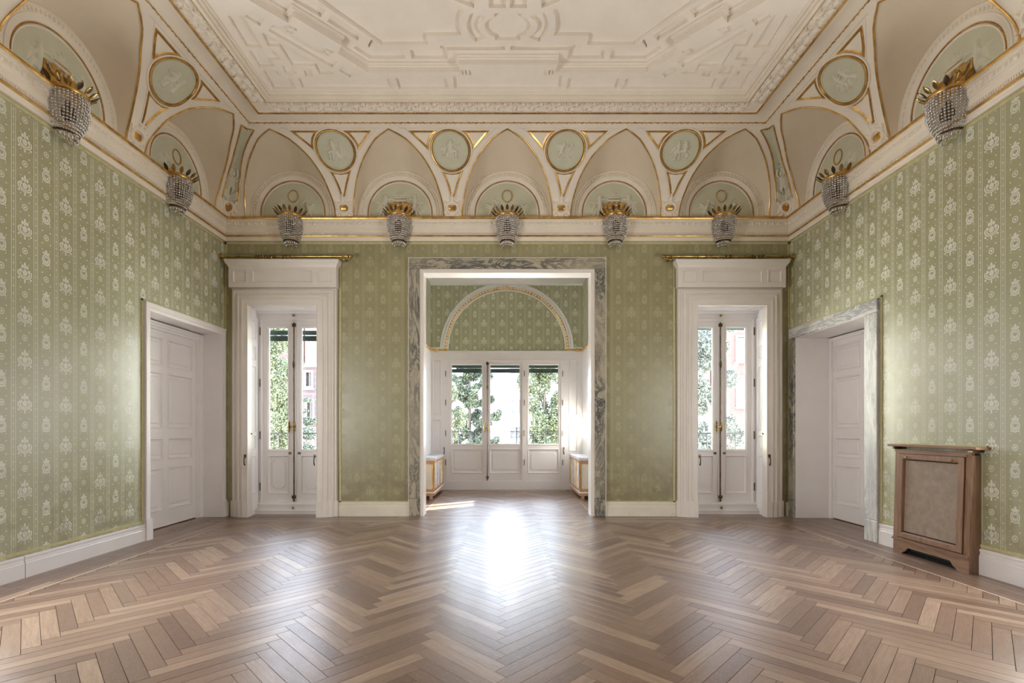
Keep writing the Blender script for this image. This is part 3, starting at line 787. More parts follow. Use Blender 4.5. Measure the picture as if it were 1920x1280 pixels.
O2F = inset_poly(O1F, 2.0); O3F = inset_poly(O1F, 3.2)
def loops_plate(g, outer, holes, z, ztop):
    allp = [outer]+holes
    tris = tessellate_polygon([[Vector((x, y, 0)) for x, y in L] for L in allp]); flat = [p for L in allp for p in L]
    g.add([(x, y, z) for x, y in flat], [tuple(t) for t in tris])
    for L, zt in zip(allp, [ztop[0]]+[ztop[1]]*len(holes)):
        n = len(L); g.add([(x, y, z) for x, y in L]+[(x, y, zt) for x, y in L], [(k, (k+1) % n, n+(k+1) % n, n+k) for k in range(n)])
i = 167.0
rect = [(-W+i, NEAR+i), (W-i, NEAR+i), (W-i, D-i), (-W+i, D-i)]
H1 = [polyU([(4, 975, 1068), (4, 2286-15, 1068), (4, 2286, 915), (4, 960, 915)], Z1)]
hl = [[(4, 308, 1068), (4, 912, 1068), (4, 890, 940), (4, 268, 940)],
      [(3, 820, 1068), (3, 1905, 1068), (3, 1865, 940), (3, 765, 940)],
      [(3, 470, 1070), (3, 755, 1070), (3, 680, 935), (3, 585, 930), (3, 562, 905), (3, 520, 850), (3, 340, 850)],
      [(3, 295, 803), (3, 487, 803), (3, 440, 720), (3, 562, 718), (3, 503, 615), (3, 172, 615)],
      [(3, 140, 560), (3, 345, 578), (3, 115, 190), (3, -85, 190)],
      [(3, 330, 398), (3, 405, 558), (3, 540, 558), (3, 690, 795), (3, 965, 795), (3, 1015, 888), (3, 1200, 888), (3, 1150, 858), (3, 380, 415)],
      [(3, 565, 795), (3, 608, 888), (3, 755, 888), (3, 706, 812), (3, 655, 795)],
      [(3, 822, 850), (3, 855, 922), (3, 955, 910), (3, 920, 848)],
      [(3, 410, 370), (3, 1185, 815), (3, 1248, 742), (3, 470, 300)],
      [(3, 125, 200), (3, 308, 315), (3, 365, 238), (3, 190, 130)],
      [(3, 1255, 850), (3, 1395, 935), (3, 1440, 890), (3, 1300, 800)]]
P1 = [polyU(h, Z1) for h in hl]
# the big rear row compartment is symmetric
h0 = [(-x, y) for x, y in H1[0]]; H1 = [[H1[0][0], (-H1[0][0][0], H1[0][0][1]), (-H1[0][3][0], H1[0][3][1]), H1[0][3]]]
holes1 = H1+[h for p in P1 for h in (p, mir(p))]
g = MB(); loops_plate(g, rect, holes1+[O1F], Z1, (Z1+1, ZG1))
g.build('outer_strapwork', M['ceil'], ceiling, org=LIFT, smooth=0)
g = MB(); n = len(O1F)
g.add([(x, y, Z3) for x, y in O1F]+[(x, y, Z3) for x, y in O2F]+[(x, y, Z3+1.5) for x, y in O2F]+[(x, y, Z3+3) for x, y in O3F]+[(x, y, Z2) for x, y in O3F]+[(x, y, ZG1-.1) for x, y in O1F]+[(x, y, Z3) for x, y in O1F],
      [(r*n+k, r*n+(k+1) % n, (r+1)*n+(k+1) % n, (r+1)*n+k) for r in (0, 1, 2, 3, 5) for k in range(n)])
g.build('tray_moulding', M['ceil'], ceiling, org=LIFT, smooth=0)
fld = polyU([(3, 1760, 540), (4, 668, 540), (4, 650, 428), (4, 1068, 428), (4, 1050, 370), (4, 1045, 300), (4, 1055, 210), (4, 1090, 130), (4, 860, 30), (4, 700, -60)], Z2)
fld = fld+[(fld[-1][0]-25, 520), (-300, 470), (-300, 520)]
kk = polyU([(4, 1215, 100), (4, 965, 0), (4, 700, -110), (4, 1150, -110), (4, 1230, 20)], Z2)
inn = [[(3, 1430, 575), (3, 1625, 705), (3, 2059, 705), (3, 2039, 605), (3, 1700, 614), (3, 1474, 548)],
       [(4, 465, 705), (4, 900, 705), (4, 888, 600), (4, 1590, 600), (4, 1580, 550), (4, 800, 545), (4, 805, 600), (4, 445, 605)],
       [(3, 1115, 255), (3, 1485, 492), (3, 1530, 425), (3, 1170, 195)],
       [(3, 1608, 552), (3, 1618, 575), (3, 1680, 500), (3, 1640, 475)],
       [(3, 690, 0), (3, 1040, 212), (3, 1105, 122), (3, 900, 0)]]
cres = [(rx*math.cos(a), 634+ry*math.sin(a)) for rx, ry, a in [(54, 42, t) for t in np.linspace(PI+.55, PI-.62, 12)]]+[(39*math.cos(a), 634+24*math.sin(a)) for a in np.linspace(PI-.75, PI+.75, 10)]
top = [(-24, 592), (-2.5, 592), (-2.5, 605), (-24, 605)]
def quatre(rx, ry, tw, th):
    pts = []
    for sx, sy in ((1, 1), (-1, 1), (-1, -1), (1, -1)):
        A = [(rx*math.cos(a), ry*math.sin(a)) for a in np.linspace(.12, 1.12, 7) if rx*math.cos(a) > tw]
        q = A+[(tw, A[-1][1]), (tw, th)]
        q = [(sx*x, 634+sy*y) for x, y in q]; pts += q if sx*sy > 0 else q[::-1]
    return pts
Q2 = quatre(31, 19, 17.3, 21.4)
holes2 = [fld, mir(fld), kk, mir(kk), Q2, cres, mir(cres), top, mir(top)]+[h for q in inn for h in (polyU(q, Z2), mir(polyU(q, Z2)))]
g = MB(); loops_plate(g, O3F, holes2, Z2, (Z2, ZG2)); g.build('inner_strapwork', M['ceil'], ceiling, org=LIFT, smooth=0)
g = MB(); g.add([(-W+i-2, NEAR+i-2, ZG1), (W-i+2, NEAR+i-2, ZG1), (W-i+2, D-i+2, ZG1), (-W+i-2, D-i+2, ZG1)]+[(x, y, ZG1) for x, y in O1F], []) if 0 else None
loops_plate(g, [(-W+i-2, NEAR+i-2), (W-i+2, NEAR+i-2), (W-i+2, D-i+2), (-W+i-2, D-i+2)], [inset_poly(O1F, -1)], ZG1, (ZG1+1, ZG1+1))
g.build('outer_ground', M['ceil'], ceiling, org=LIFT, smooth=0)
g = MB(); g.box(-W+140, W-140, NEAR+140, D-140, ZG2, ZG2+6); g.build('inner_ground', M['ceil'], ceiling, org=LIFT, smooth=0)
# scroll brackets of the tray
for px in ((3, 1130, 600), (3, 690, 330), (4, 1140, 862)):
    x, y = (U4 if px[0] == 4 else U3)(px[1], px[2], Z1); a = -.85 if px[0] == 3 else 0
    for sx in (-1, 1):
        g = MB()
        for k, (w_, h_) in enumerate(((3.2, 3.4), (2.0, 2.2), (1.4, 1.2))):
            d = k*4.6; c, s_ = math.cos(a), math.sin(a)
            P = [(-d-w_/2, -4), (-d+w_/2, -4), (-d+w_/2, 4), (-d-w_/2, 4)]
            P = [(sx*(x+p*c-q*s_), y+p*s_*-1*-1+q*c) for p, q in P]
            g.prism(P, Z1-h_, Z1+.2)
        g.build('scroll_bracket', M['ceil'], ceiling, org=LIFT, smooth=0)
# ------------------------------------------------------------------ walls
def wall_boxes(mb, a0, a1, z0, z1, holes, m):
    """boxes of a wall spanning a0..a1, z0..z1 with rectangular holes (a,b,zb,zt); m(a,z,front) -> point"""
    xs = sorted({a0, a1}|{h[0] for h in holes}|{h[1] for h in holes})
    for p, q in zip(xs[:-1], xs[1:]):
        hs = sorted([h for h in holes if h[0] <= p and h[1] >= q], key=lambda h: h[2]); z = z0
        segs = []
        for h in hs:
            if h[2] > z: segs.append((z, h[2]))
            z = h[3]
        if z < z1: segs.append((z, z1))
        for zb, zt in segs:
            P = [m(p, zb, 1), m(q, zb, 1), m(q, zt, 1), m(p, zt, 1), m(p, zb, 0), m(q, zb, 0), m(q, zt, 0), m(p, zt, 0)]
            F = [(0, 1, 2, 3), (4, 7, 6, 5), (0, 4, 5, 1), (1, 5, 6, 2), (2, 6, 7, 3), (3, 7, 4, 0)]
            A = [(p, zb), (q, zb), (q, zt), (p, zt)]; UV = [[(A[i % 4][0]*S, (A[i % 4][1]-FL)*S) for i in f] for f in F]
            mb.add(P, F, UV)
T = 26
SWH = [(y-88, y+88, FL+98, FL+332) for y in FILL_Y]  # unseen openings cut for the added fill lamps
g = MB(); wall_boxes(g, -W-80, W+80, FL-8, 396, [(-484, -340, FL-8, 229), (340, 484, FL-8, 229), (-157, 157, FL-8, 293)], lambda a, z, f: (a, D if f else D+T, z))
wb = struct('wall_back', 'far wall with three tall openings, its damask coloured darker as if in shade', 'wall', g, M['paper_shaded'], org=LIFT, smooth=0)
g = MB(); wall_boxes(g, NEAR-20, D+T, FL-8, 396, [(711, 892, FL-8, 176)]+SWH, lambda a, z, f: (-W if f else -W-80, a, z))
wl = struct('wall_left', 'left wall papered in green damask above a white baseboard, panelled door at its far end', 'wall', g, M['paper'], org=LIFT, smooth=0)
g = MB(); wall_boxes(g, NEAR-20, D+T, FL-8, 396, [(709, 882, FL-8, 168)]+SWH, lambda a, z, f: (W if f else W+80, a, z))
wr = struct('wall_right', 'right wall papered in green damask with a marble-framed doorway and radiator cover', 'wall', g, M['paper'], org=LIFT, smooth=0)
g = MB(); wall_boxes(g, -W-80, W+80, FL-8, 396, [], lambda a, z, f: (a, NEAR if f else NEAR-20, z))
wf = struct('wall_front', 'unseen wall behind the camera, dark panelling added to cut bounced light', 'wall', g, M['panelling'], org=LIFT, smooth=0)
# pale braid edging the wallpaper
g = MB(); b = 1.0
def strip(x0, x1, y0, y1, z0, z1): g.box(x0, x1, y0, y1, z0, z1)
strip(-W, W, D-b, D+.2, 347, 351)
for sx in (-1, 1):
    x0, x1 = sorted((sx*(W-b), sx*(W+.2))); strip(x0, x1, NEAR, D, 347, 351)
for x0, x1 in ((-314, -181), (181, 314)):
    strip(x0, x1, D-b, D+.2, -137, -134); strip(x0, x0+3, D-b, D+.2, -137, 351 if x0 > 0 and False else 320); strip(x1-3, x1, D-b, D+.2, -137, 320)
strip(-186, 186, D-b, D+.2, 319, 322)
for sx in (-1, 1):
    x0, x1 = sorted((sx*(W-4), sx*(W-1))); strip(x0, x1, D-b, D+.2, -137, 351)
    x0, x1 = sorted((sx*(W-b), sx*(W+.2))); strip(x0, x1, D-5, D-2, -137, 351); strip(x0, x1, NEAR, 696 if sx < 0 else 680, -136 if sx < 0 else -132, -132.5 if sx < 0 else -128.5)
    e0 = 695 if sx < 0 else 679; strip(x0, x1, e0, e0+3, -136, 190); strip(x0, x1, e0, D, 187.5, 190)
g.build('wallpaper_braid', M['border'], wb, org=LIFT, smooth=0) if False else tag(g.build('trim_2', M['border'], org=LIFT, smooth=0), 'narrow cream braid edging the green damask of the walls', 'braid', kind='structure')

# baseboards
def base_prof(h):
    return [(0, FL), (3, FL), (3, FL+h*.66), (2.6, FL+h*.68), (2.6, FL+h*.76), (1.8, FL+h*.78), (1.8, FL+h*.88), (2.6, FL+h*.9), (2.4, FL+h*.97), (1, FL+h), (0, FL+h)]
def base_run(mb, prof, p0, p1, n):
    """extrude the profile from p0 to p1, n = inward direction"""
    vs = [(p[0]+n[0]*i, p[1]+n[1]*i, z) for p in (p0, p1) for i, z in prof]; k = len(prof)
    mb.add(vs, [(j, j+1, k+j+1, k+j) for j in range(k-1)]+[tuple(range(k)), tuple(range(2*k-1, k-1, -1))])
bb = struct('baseboard_back', 'worn cream baseboard along the foot of the far wall', 'baseboard')
for x0, x1 in ((-W, -521), (-316, -184), (184, 316), (521, W)):
    g = MB(); base_run(g, base_prof(26), (x0, D), (x1, D), (0, -1)); g.build('baseboard_length', M['board'], bb, org=LIFT, smooth=0)
bl = struct('baseboard_left', 'white baseboard with one open joint along the left wall', 'baseboard')
for y0, y1 in ((NEAR, 524.2), (525, 699)):
    g = MB(); base_run(g, base_prof(24), (-W, y0), (-W, y1), (1, 0)); g.build('baseboard_length', M['paint2'], bl, org=LIFT, smooth=0)
br = struct('baseboard_right', 'tall chipped white baseboard along the right wall', 'baseboard')
for y0, y1 in ((NEAR, 538), (642, 683)):
    g = MB(); base_run(g, base_prof(29), (W, y0), (W, y1), (-1, 0)); g.build('baseboard_length', M['paint2'], br, org=LIFT, smooth=0)

# ------------------------------------------------------------------ joinery helpers
def ucasing(mb, a0, a1, zb, zt, prof, m):
    """moulded frame up one side, over and down; prof=[(outset,height)]"""
    vs = []; fs = []
    for o, h in prof: vs += [m(a0-o, h, zb), m(a0-o, h, zt+o), m(a1+o, h, zt+o), m(a1+o, h, zb)]
    for i in range(len(prof)-1):
        for k in range(3): fs.append((i*4+k, i*4+k+1, (i+1)*4+k+1, (i+1)*4+k))
    return mb.add(vs, fs)
def mbox(mb, a0, a1, z0, z1, h0, h1, m):
    P = [m(a, h, z) for h in (h0, h1) for a, z in ((a0, z0), (a1, z0), (a1, z1), (a0, z1))]
    return mb.add(P, [(0, 3, 2, 1), (4, 5, 6, 7), (0, 1, 5, 4), (1, 2, 6, 5), (2, 3, 7, 6), (3, 0, 4, 7)])
PANEL = [(0, 0), (.5, 1.2), (1.9, 1.2), (2.3, -.6), (3.6, -2.6), (4.2, -2.6)]
def panel(mb, a0, a1, z0, z1, m, field=True):
    """recessed panel with raised and fielded centre"""
    mb.frame(a0, a1, z0, z1, PANEL, m)
    i = 4.2; f = 3.0 if min(a1-a0, z1-z0) > 22 else 1.2
    if field: mb.frame(a0+i, a1-i, z0+i, z1-i, [(0, -2.6), (f, -2.6), (f+.5, -1.6), (f+1.6, -.7)], m); q = i+f+1.6; h = -.7
    else: q = i; h = -2.6
    mb.add([m(a0+q, h, z0+q), m(a1-q, h, z0+q), m(a1-q, h, z1-q), m(a0+q, h, z1-q)], [(0, 1, 2, 3)])
def leaf_door(root, a0, a1, z0, z1, cols, rows, m, mat, th=4):
    """stiles and rails as one part, every panel its own part"""
    g = MB(); hs = [(c[0], c[1], r[0], r[1]) for c in cols for r in rows]
    def mm(a, z, f): return m(a, 0 if f else -th, z)
    wall_boxes(g, a0, a1, z0, z1, hs, mm); g.build('door_frame', mat, root, org=LIFT, smooth=0)
    for h in hs:
        g = MB(); panel(g, h[0], h[1], h[2], h[3], m); g.build('panel', mat, root, org=LIFT, smooth=0)
ROWS = [(104, 151), (2, 94), (-50, -14), (-134, -63)]
# door_1, left wall
d1 = struct('door_1', 'white eight-panel door recessed in the left wall beside the corner', 'door')
mL = lambda a, h, z: (-570+h, a, z)
leaf_door(d1, 721, 880, -160.5, 162, [(732, 795), (806, 869)], ROWS, mL, M['paint2'])
g = MB(); mm = lambda a, h, z: (-W+h, a, z)
ucasing(g, 711, 892, FL, 176, [(-.4, -40), (-.4, 1.5), (1.6, 2.2), (5, 2.2), (5.6, 3.2), (8.8, 3.2), (9.4, 4.4), (11, 4.4), (11.6, 3.6), (11.6, 0)], mm)
g.build('door_casing', M['paint2'], d1, org=LIFT, smooth=0)
g = MB(); mbox(g, 699, 711.5, FL, FL+31, 0, 5.2, mm); mbox(g, 891.5, 904, FL, FL+31, 0, 5.2, mm); g.build('plinth_block', M['paint2'], d1, org=LIFT, smooth=0)
g = MB(); ucasing(g, 721, 880, FL, 162, [(-.6, -40.5), (0, -37), (4, -37), (4.5, -35.5), (8, -35.5), (9, -34), (12, -34)], mm); g.build('inner_frame', M['paint2'], d1, org=LIFT, smooth=0)
# door_2, right wall, marble frame
d2 = struct('door_2', 'white panelled door deep in a grey veined marble frame on the right wall', 'door')
mR = lambda a, h, z: (594-h, a, z)
leaf_door(d2, 714, 876, -160.5, 160, [(722, 797), (807, 872)], ROWS, mR, M['paint2'])
mm = lambda a, h, z: (W-h, a, z)
g = MB(); ucasing(g, 709, 882, FL, 168, [(-.4, -64), (-.4, 1.0), (1.2, 1.0)], mm); g.build('door_lining', M['paint2'], d2, org=LIFT, smooth=0)
g = MB(); ucasing(g, 714, 876, FL, 160, [(0, -65), (0, -61), (2.5, -60), (6, -60)], mm); g.build('inner_frame', M['paint2'], d2, org=LIFT, smooth=0)
for nm, a0, a1, zb, zt, mat in (('marble_jamb', 684, 708.8, FL+32, 168, 'marbleL'), ('marble_jamb', 882.2, 898, FL+32, 168, 'marbleV'), ('marble_plinth', 683.4, 709, FL, FL+31.5, 'marbleL'), ('marble_plinth', 882, 898.6, FL, FL+31.5, 'marbleV'), ('marble_head', 684, 898, 168.3, 187, 'marbleLH')):
    g = MB(); P = sorted((W-4.5, W+1)); g.bevbox(P[0], P[1], a0, a1, zb, zt, .7, 0, -1); g.build(nm, M[mat], d2, org=LIFT, smooth=0)
# opening to the bay, marble frame
op = struct('door_3', 'wide opening to the window bay framed in worn veined marble', 'opening')
mm = lambda a, h, z: (a, D-h, z)
for nm, a0, a1, zb, zt, mat in (('marble_jamb', -183.5, -163.5, FL+33, 299.5, 'marbleV'), ('marble_jamb', 163.5, 183.5, FL+33, 299.5, 'marbleV'), ('marble_plinth', -184, -163, FL, FL+32.6, 'marbleV'), ('marble_plinth', 163, 184, FL, FL+32.6, 'marbleV'), ('marble_head', -183.5, 183.5, 299.8, 320, 'marbleH')):
    g = MB(); g.bevbox(a0, a1, D-5, D+1, zb, zt, .8, 1, -1); g.build(nm, M[mat], op, org=LIFT, smooth=0)
g = MB(); ucasing(g, -157, 157, FL, 293, [(-.4, -T-1), (-.4, 2.6), (1.2, 3.2), (1.2, 2.4), (5.4, 2.4), (5.4, 3.6), (6.6, 3.6), (6.6, 0)], mm); g.build('opening_lining', M['paint'], op, org=LIFT, smooth=0)
g = MB(); ucasing(g, -183.5, 183.5, FL, 320, [(0, 0), (0, 5.4), (1, 5.4), (1.4, 0)], mm); g.build('outer_fillet', M['paint'], op, org=LIFT, smooth=0)

# ------------------------------------------------------------------ windows
def french_leaf(root, a0, a1, z0, z1, gl, lp, y, orn, mat, hinge):
    """casement leaf: stiles/rails, glass pane, lower panel"""
    m = lambda a, h, z: (a, y-h, z)
    g = MB(); wall_boxes(g, a0, a1, z0, z1, [gl, lp], lambda a, z, f: m(a, 0 if f else -5, z))
    g.frame(gl[0], gl[1], gl[2], gl[3], [(-3.5, 0), (-3, 1), (-1.6, 1), (-.8, .2), (1.0, -1.6)], m)
    g.build('casement_frame', mat, root, org=LIFT, smooth=0)
    g = MB(); mbox(g, gl[0]-.5, gl[1]+.5, gl[2]-.5, gl[3]+.5, -2.6, -2.0, m); g.build('glass_pane', M['glass'], root, org=LIFT, smooth=0)
    g = MB(); panel(g, lp[0], lp[1], lp[2], lp[3], m, field=False)
    i = 6.5 if orn else 0; x0, x1, zb, zt = lp[0]+i+1, lp[1]-i-1, lp[2]+i+2, lp[3]-i-2
    if orn:
        c = 4.5 if orn == 1 else 5.5
        P = [(x0+c, zb), (x1-c, zb), (x1-c+.4, zb+2.2), (x1-1.4, zb+c*.8), (x1, zb+c), (x1, zt-c), (x1-1.4, zt-c*.8), (x1-c+.4, zt-2.2), (x1-c, zt), (x0+c, zt), (x0+c-.4, zt-2.2), (x0+1.4, zt-c*.8), (x0, zt-c), (x0, zb+c), (x0+1.4, zb+c*.8), (x0+c-.4, zb+2.2)]
        Q = inset_poly(P, 1.3); n = len(P)
        g.add([m(a, -2.7, z) for a, z in P]+[m(a, -1.0, z) for a, z in Q], [(k, (k+1) % n, n+(k+1) % n, n+k) for k in range(n)]+[tuple(n+q for q in t) for t in tessellate_polygon([[Vector((a, z, 0)) for a, z in Q]])])
    g.build('lower_panel', mat, root, org=LIFT, smooth=0)
    for z in hinge[1]:
        g = MB(); g.tube([(hinge[0], y-4.4, z-8), (hinge[0], y-5, z-7), (hinge[0], y-5, z+7), (hinge[0], y-4.4, z+8)], [.4, 1.1, 1.1, .4], 6); g.build('hinge', M['bronze'], root, org=LIFT)
def bolt(root, x, y, z0, z1, zh, brass=True):
    g = MB(); g.tube([(x, y-3.2, z0), (x, y-3.2, z1)], 1.15, 8)
    g.build('espagnolette_rod', M['rod'], root, org=LIFT)
    g = MB()
    for z in (z0+6, z1-5): g.box(x-3.4, x+3.4, y-4.6, y, z-3, z+3); g.ball((x, y-4.6, z), 2.2, 8, 5)
    g.ball((x, y-3.4, z0), 2.0, 8, 5, (1, 1, 1.6)); g.ball((x, y-4, (zh+z1)/2+20), 2.6, 8, 6, (.9, .9, 3.2)); g.build('rod_keeper', M['bronze'], root, org=LIFT)
    g = MB(); g.lathe([(0, -12), (1.0, -11), (1.9, -7), (1.2, -5), (2.4, -1), (2.4, 1), (1.2, 5), (1.9, 7), (1.2, 10), (0, 13)], (x-8, y-5.2, zh), 8)
    g.tube([(x-8, y-5.2, zh), (x-4, y-6, zh), (x, y-5.4, zh)], [1.4, 1.0, 1.5], 8); g.lathe([(0, -9), (1.6, -7), (2.2, 0), (1.6, 7), (0, 9)], (x+1.4, y-4.2, zh), 8)
    g.build('lever_handle', M['brass'], root, org=LIFT)
def side_window(name, sg, label):
    w = struct(name, label, 'window'); mat = M['paint2']; Y = 930.0
    m = lambda a, h, z: (sg*a, D-h, z)           # a measured from the room axis, positive
    # architrave: stepped, deepest towards the opening
    g = MB(); ucasing(g, 352, 479, FL, 229, [(0, -1), (0, 14.5), (.9, 15.2), (1.4, 14.2), (9, 14.2), (10, 14.9), (11.3, 14.9), (11.8, 12.6), (17, 12), (18, 13.4), (19.4, 13.4), (20, 11), (26, 8.5), (27, 10), (29.5, 9.6), (31, 6), (33.4, 6), (34, 0)], m)
    g.build('architrave', M['paint'], w, org=LIFT, smooth=0)
    g = MB()
    for a0, a1 in ((316, 352.4), (478.6, 515)):
        pr = [(316, 6.6), (322, 7.4), (324, 11), (330, 11.4), (333, 14), (340, 14.6), (342, 16), (352.4, 16)]
        P = [(a, h) for a, h in pr] if a0 < 400 else [(831-a, h) for a, h in pr[::-1]]
        P = [(P[0][0], -.5)]+P+[(P[-1][0], -.5)]; n = len(P)
        g.add([m(a, h, FL) for a, h in P]+[m(a, h, FL+29) for a, h in P], [(k, (k+1) % n, n+(k+1) % n, n+k) for k in range(n)]+[tuple(n+k for k in range(n))])
    g.build('plinth_block', M['paint'], w, org=LIFT, smooth=0)
    # entablature
    g = MB(); hs = [(323, 350, 271, 295), (359, 472, 271, 295), (481, 508, 271, 295)]
    wall_boxes(g, 316, 515, 263, 300, hs, lambda a, z, f: m(a, 13 if f else -1, z)); g.build('frieze_board', M['paint'], w, org=LIFT, smooth=0)
    for h in hs:
        g = MB(); g.frame(*h, [(0, 13), (.5, 13.8), (1.6, 13.8), (3.2, 11.6), (4.4, 11.6)], m); q = 4.4
        g.add([m(h[0]+q, 11.6, h[2]+q), m(h[1]-q, 11.6, h[2]+q), m(h[1]-q, 11.6, h[3]-q), m(h[0]+q, 11.6, h[3]-q)], [(0, 1, 2, 3)]); g.build('frieze_panel', M['paint'], w, org=LIFT, smooth=0)
    g = MB(); pr = [(0, -1), (0, 13.2), (1, 13.6), (1.4, 14.6), (4.4, 17), (5.2, 17), (5.2, 18.4), (6, 18.4), (6, -1)]; zz = [300, 300, 301, 303, 307, 308, 310.5, 313, 313]
    vs = []; 
    for (o, h), z in zip(pr, zz): vs += [m(316-o, -1, z), m(316-o, h, z), m(515+o, h, z), m(515+o, -1, z)]
    fs = [(i*4+k, i*4+k+1, (i+1)*4+k+1, (i+1)*4+k) for i in range(len(pr)-1) for k in range(3)]; n4 = 4*(len(pr)-1); fs.append((n4, n4+1, n4+2, n4+3))
    g.add(vs, fs); g.add([m(310, 18.4, 313), m(521, 18.4, 313), m(521, -1, 313), m(310, -1, 313)], [(0, 1, 2, 3)]); g.build('crown_moulding', M['paint'], w, org=LIFT, smooth=0)
    # pull hooks
    for a in (347-1+9, 483.5):
        g = MB(); mbox(g, a-1.6, a+1.6, -52, -46, 14, 16, m); g.tube([m(a, 16.5, -50), m(a, 18.5, -54), m(a, 18.8, -60), m(a, 16.5, -66)], [1.2, .8, .9, 1.3], 6); g.build('pull_handle', M['bronze'], w, org=LIFT)
    # fixed frame and sill
    mw = lambda a, h, z: (sg*a, Y-h, z)
    g = MB(); wall_boxes(g, 338, 484, -139, 229, [(350, 472, -139, 210)], lambda a, z, f: mw(a, 4 if f else -4, z))
    g.frame(350, 472, -141, 210, [(-4, 4), (-3.6, 5), (-1.5, 5), (0, 3)], mw)
    mbox(g, 338, 484, 216, 217.5, 4, 5.6, mw); mbox(g, 338, 484, 222, 229, 4, 8, mw)
    g.build('window_frame', mat, w, org=LIFT, smooth=0)
    g = MB(); mbox(g, 338, 484, FL, -156, -6, 11, mw); mbox(g, 338, 484, -156, -154.5, -6, 12, mw); mbox(g, 338, 484, -154.5, -145, -6, 8, mw); mbox(g, 338, 484, -145, -143, -6, 9.2, mw); mbox(g, 338, 484, -143, -139, -6, 6, mw)
    g.build('sill', mat, w, org=LIFT, smooth=0)
    g = MB(); g.ball(mw(411, 8.6, -150), 2.6, 8, 5); g.ball(mw(411, 6, 219), 2.4, 8, 5); g.build('keeper_plate', M['brass'], w, org=LIFT)
    hz = (189, 90, -11, -110)
    orn = 2 if sg < 0 else 0
    for a0, a1, ga, gb, hx in ((411.3, 471.5, 424.3, 461.5, 475.5), (350.5, 410.7, 360.5, 398, 346.5)):
        lo, hi = sorted((sg*a0, sg*a1)); g0, g1 = sorted((sg*ga, sg*gb))
        french_leaf(w, lo-.3, hi+.3, -139.4, 210.4, (g0, g1, -39, 197), (g0-2, g1+2, -124, -49.5), Y, orn, mat, (sg*hx, hz))
    g = MB(); mbox(g, 407, 415, -138, 209, 0, 2.4, mw); g.build('meeting_stile', mat, w, org=LIFT, smooth=0)
    bolt(w, sg*411, Y-1, -136, 206, 5)
    for a in (402, 420):
        g = MB(); mbox(g, a-2.4, a+2.4, -48, -43.6, 0, 1.8, mw); g.build('latch_plate', M['bronze'], w, org=LIFT)
    # folded shutter in the outer reveal (and its twin behind the inner jamb)
    for a, s2 in ((481.5, -1), (342.5, 1)):
        ms = lambda q, h, z, a=a, s2=s2: (sg*(a+s2*h), q, z)
        g = MB(); hs = [(901, 917, 170, 207), (901, 917, 131, 160), (901, 917, -6, 121), (901, 917, -38, -10), (901, 917, -122, -49)]
        wall_boxes(g, 893, 925, -150, 213, hs, lambda q, z, f: ms(q, 2.2 if f else 0, z))
        for h in hs:
            g.frame(*h, [(0, 2.2), (.5, 2.8), (1.5, 2.8), (2.6, 1.0)], ms); g.add([ms(h[0]+2.6, 1, h[2]+2.6), ms(h[1]-2.6, 1, h[2]+2.6), ms(h[1]-2.6, 1, h[3]-2.6), ms(h[0]+2.6, 1, h[3]-2.6)], [(0, 1, 2, 3)])
        o = g.build('folded_shutter', M['white'], w, org=LIFT, smooth=0)
        g = MB(); g.ball(ms(899, 3.2, -8), 1.5, 8, 5); o2 = g.build('knob', M['bronze'], o, org=LIFT); o2.location = (0, 0, 0)
    g = MB(); mbox(g, 340, 353, FL, 229, -T-3, 0, m); mbox(g, 482.5, 484.5, FL, 229, -T-3, 12, m); mbox(g, 340, 484, 227.5, 229.5, -T-3, 0, m); g.build('reveal_lining', M['white'], w, org=LIFT, smooth=0)
    # roller blind slats outside the glass
    for z0, z1 in (((185, 194), (173, 183.5)) if sg < 0 else ((195, 199),)):
        g = MB(); g.box(*sorted((sg*350, sg*472)), Y+12, Y+13, z0, z1); g.build('blind_slat', M['blind'], w, org=LIFT, smooth=0)
    return w
side_window('window_1', -1, 'tall french window with a white architrave left of the bay opening')
side_window('window_3', 1, 'tall french window with a white architrave right of the bay opening')

# ------------------------------------------------------------------ window bay beyond the opening
BY, BH = 1295.0, 205.0
g = MB(); wall_boxes(g, -BH-8, BH+8, FL-8, 396, [(-163, 149, FL-8, 186)], lambda a, z, f: (a, BY if f else BY+22, z))
tag(g.build('wall_bay_back', M['paper'], org=LIFT, smooth=0), 'end wall of the bay papered above a triple window', 'wall', kind='structure')
g = MB(); wall_boxes(g, D+T, BY+22, FL-8, 396, [], lambda a, z, f: (-BH if f else -BH-10, a, z))
tag(g.build('wall_bay_left', M['paper'], org=LIFT, smooth=0), 'left side wall of the window bay', 'wall', kind='structure')
g = MB(); wall_boxes(g, D+T, BY+22, FL-8, 396, [(1252, 1283, FL+139, FL+205), (1200, 1245, FL+139, FL+205)], lambda a, z, f: (BH if f else BH+10, a, z))
tag(g.build('wall_bay_right', M['paper'], org=LIFT, smooth=0), 'right side wall of the window bay with two narrow slits of daylight', 'wall', kind='structure')
g = MB(); g.box(-BH-10, BH+10, D+T-.5, BY+22, 391, 400); tag(g.build('ceiling_bay', M['white'], org=LIFT, smooth=0), 'flat white ceiling of the window bay', 'ceiling', kind='structure')
w2 = struct('window_2', 'triple window with white panelled surround closing the end of the bay', 'window')
mw = lambda a, h, z: (a, BY-h, z)
g = MB(); wall_boxes(g, -BH, BH, FL, 211, [(-160, 146, -138, 185)]+[(a, b, z0, z1) for a, b in ((-200, -176), (167, 191)) for z0, z1 in ((38, 187), (-58, 28), (-140, -68))], lambda a, z, f: mw(a, 4 if f else .2, z))
for a, b in ((-200, -176), (167, 191)):
    for z0, z1 in ((38, 187), (-58, 28), (-140, -68)): panel(g, a, b, z0, z1, lambda a, h, z: mw(a, 4+h, z), field=False)
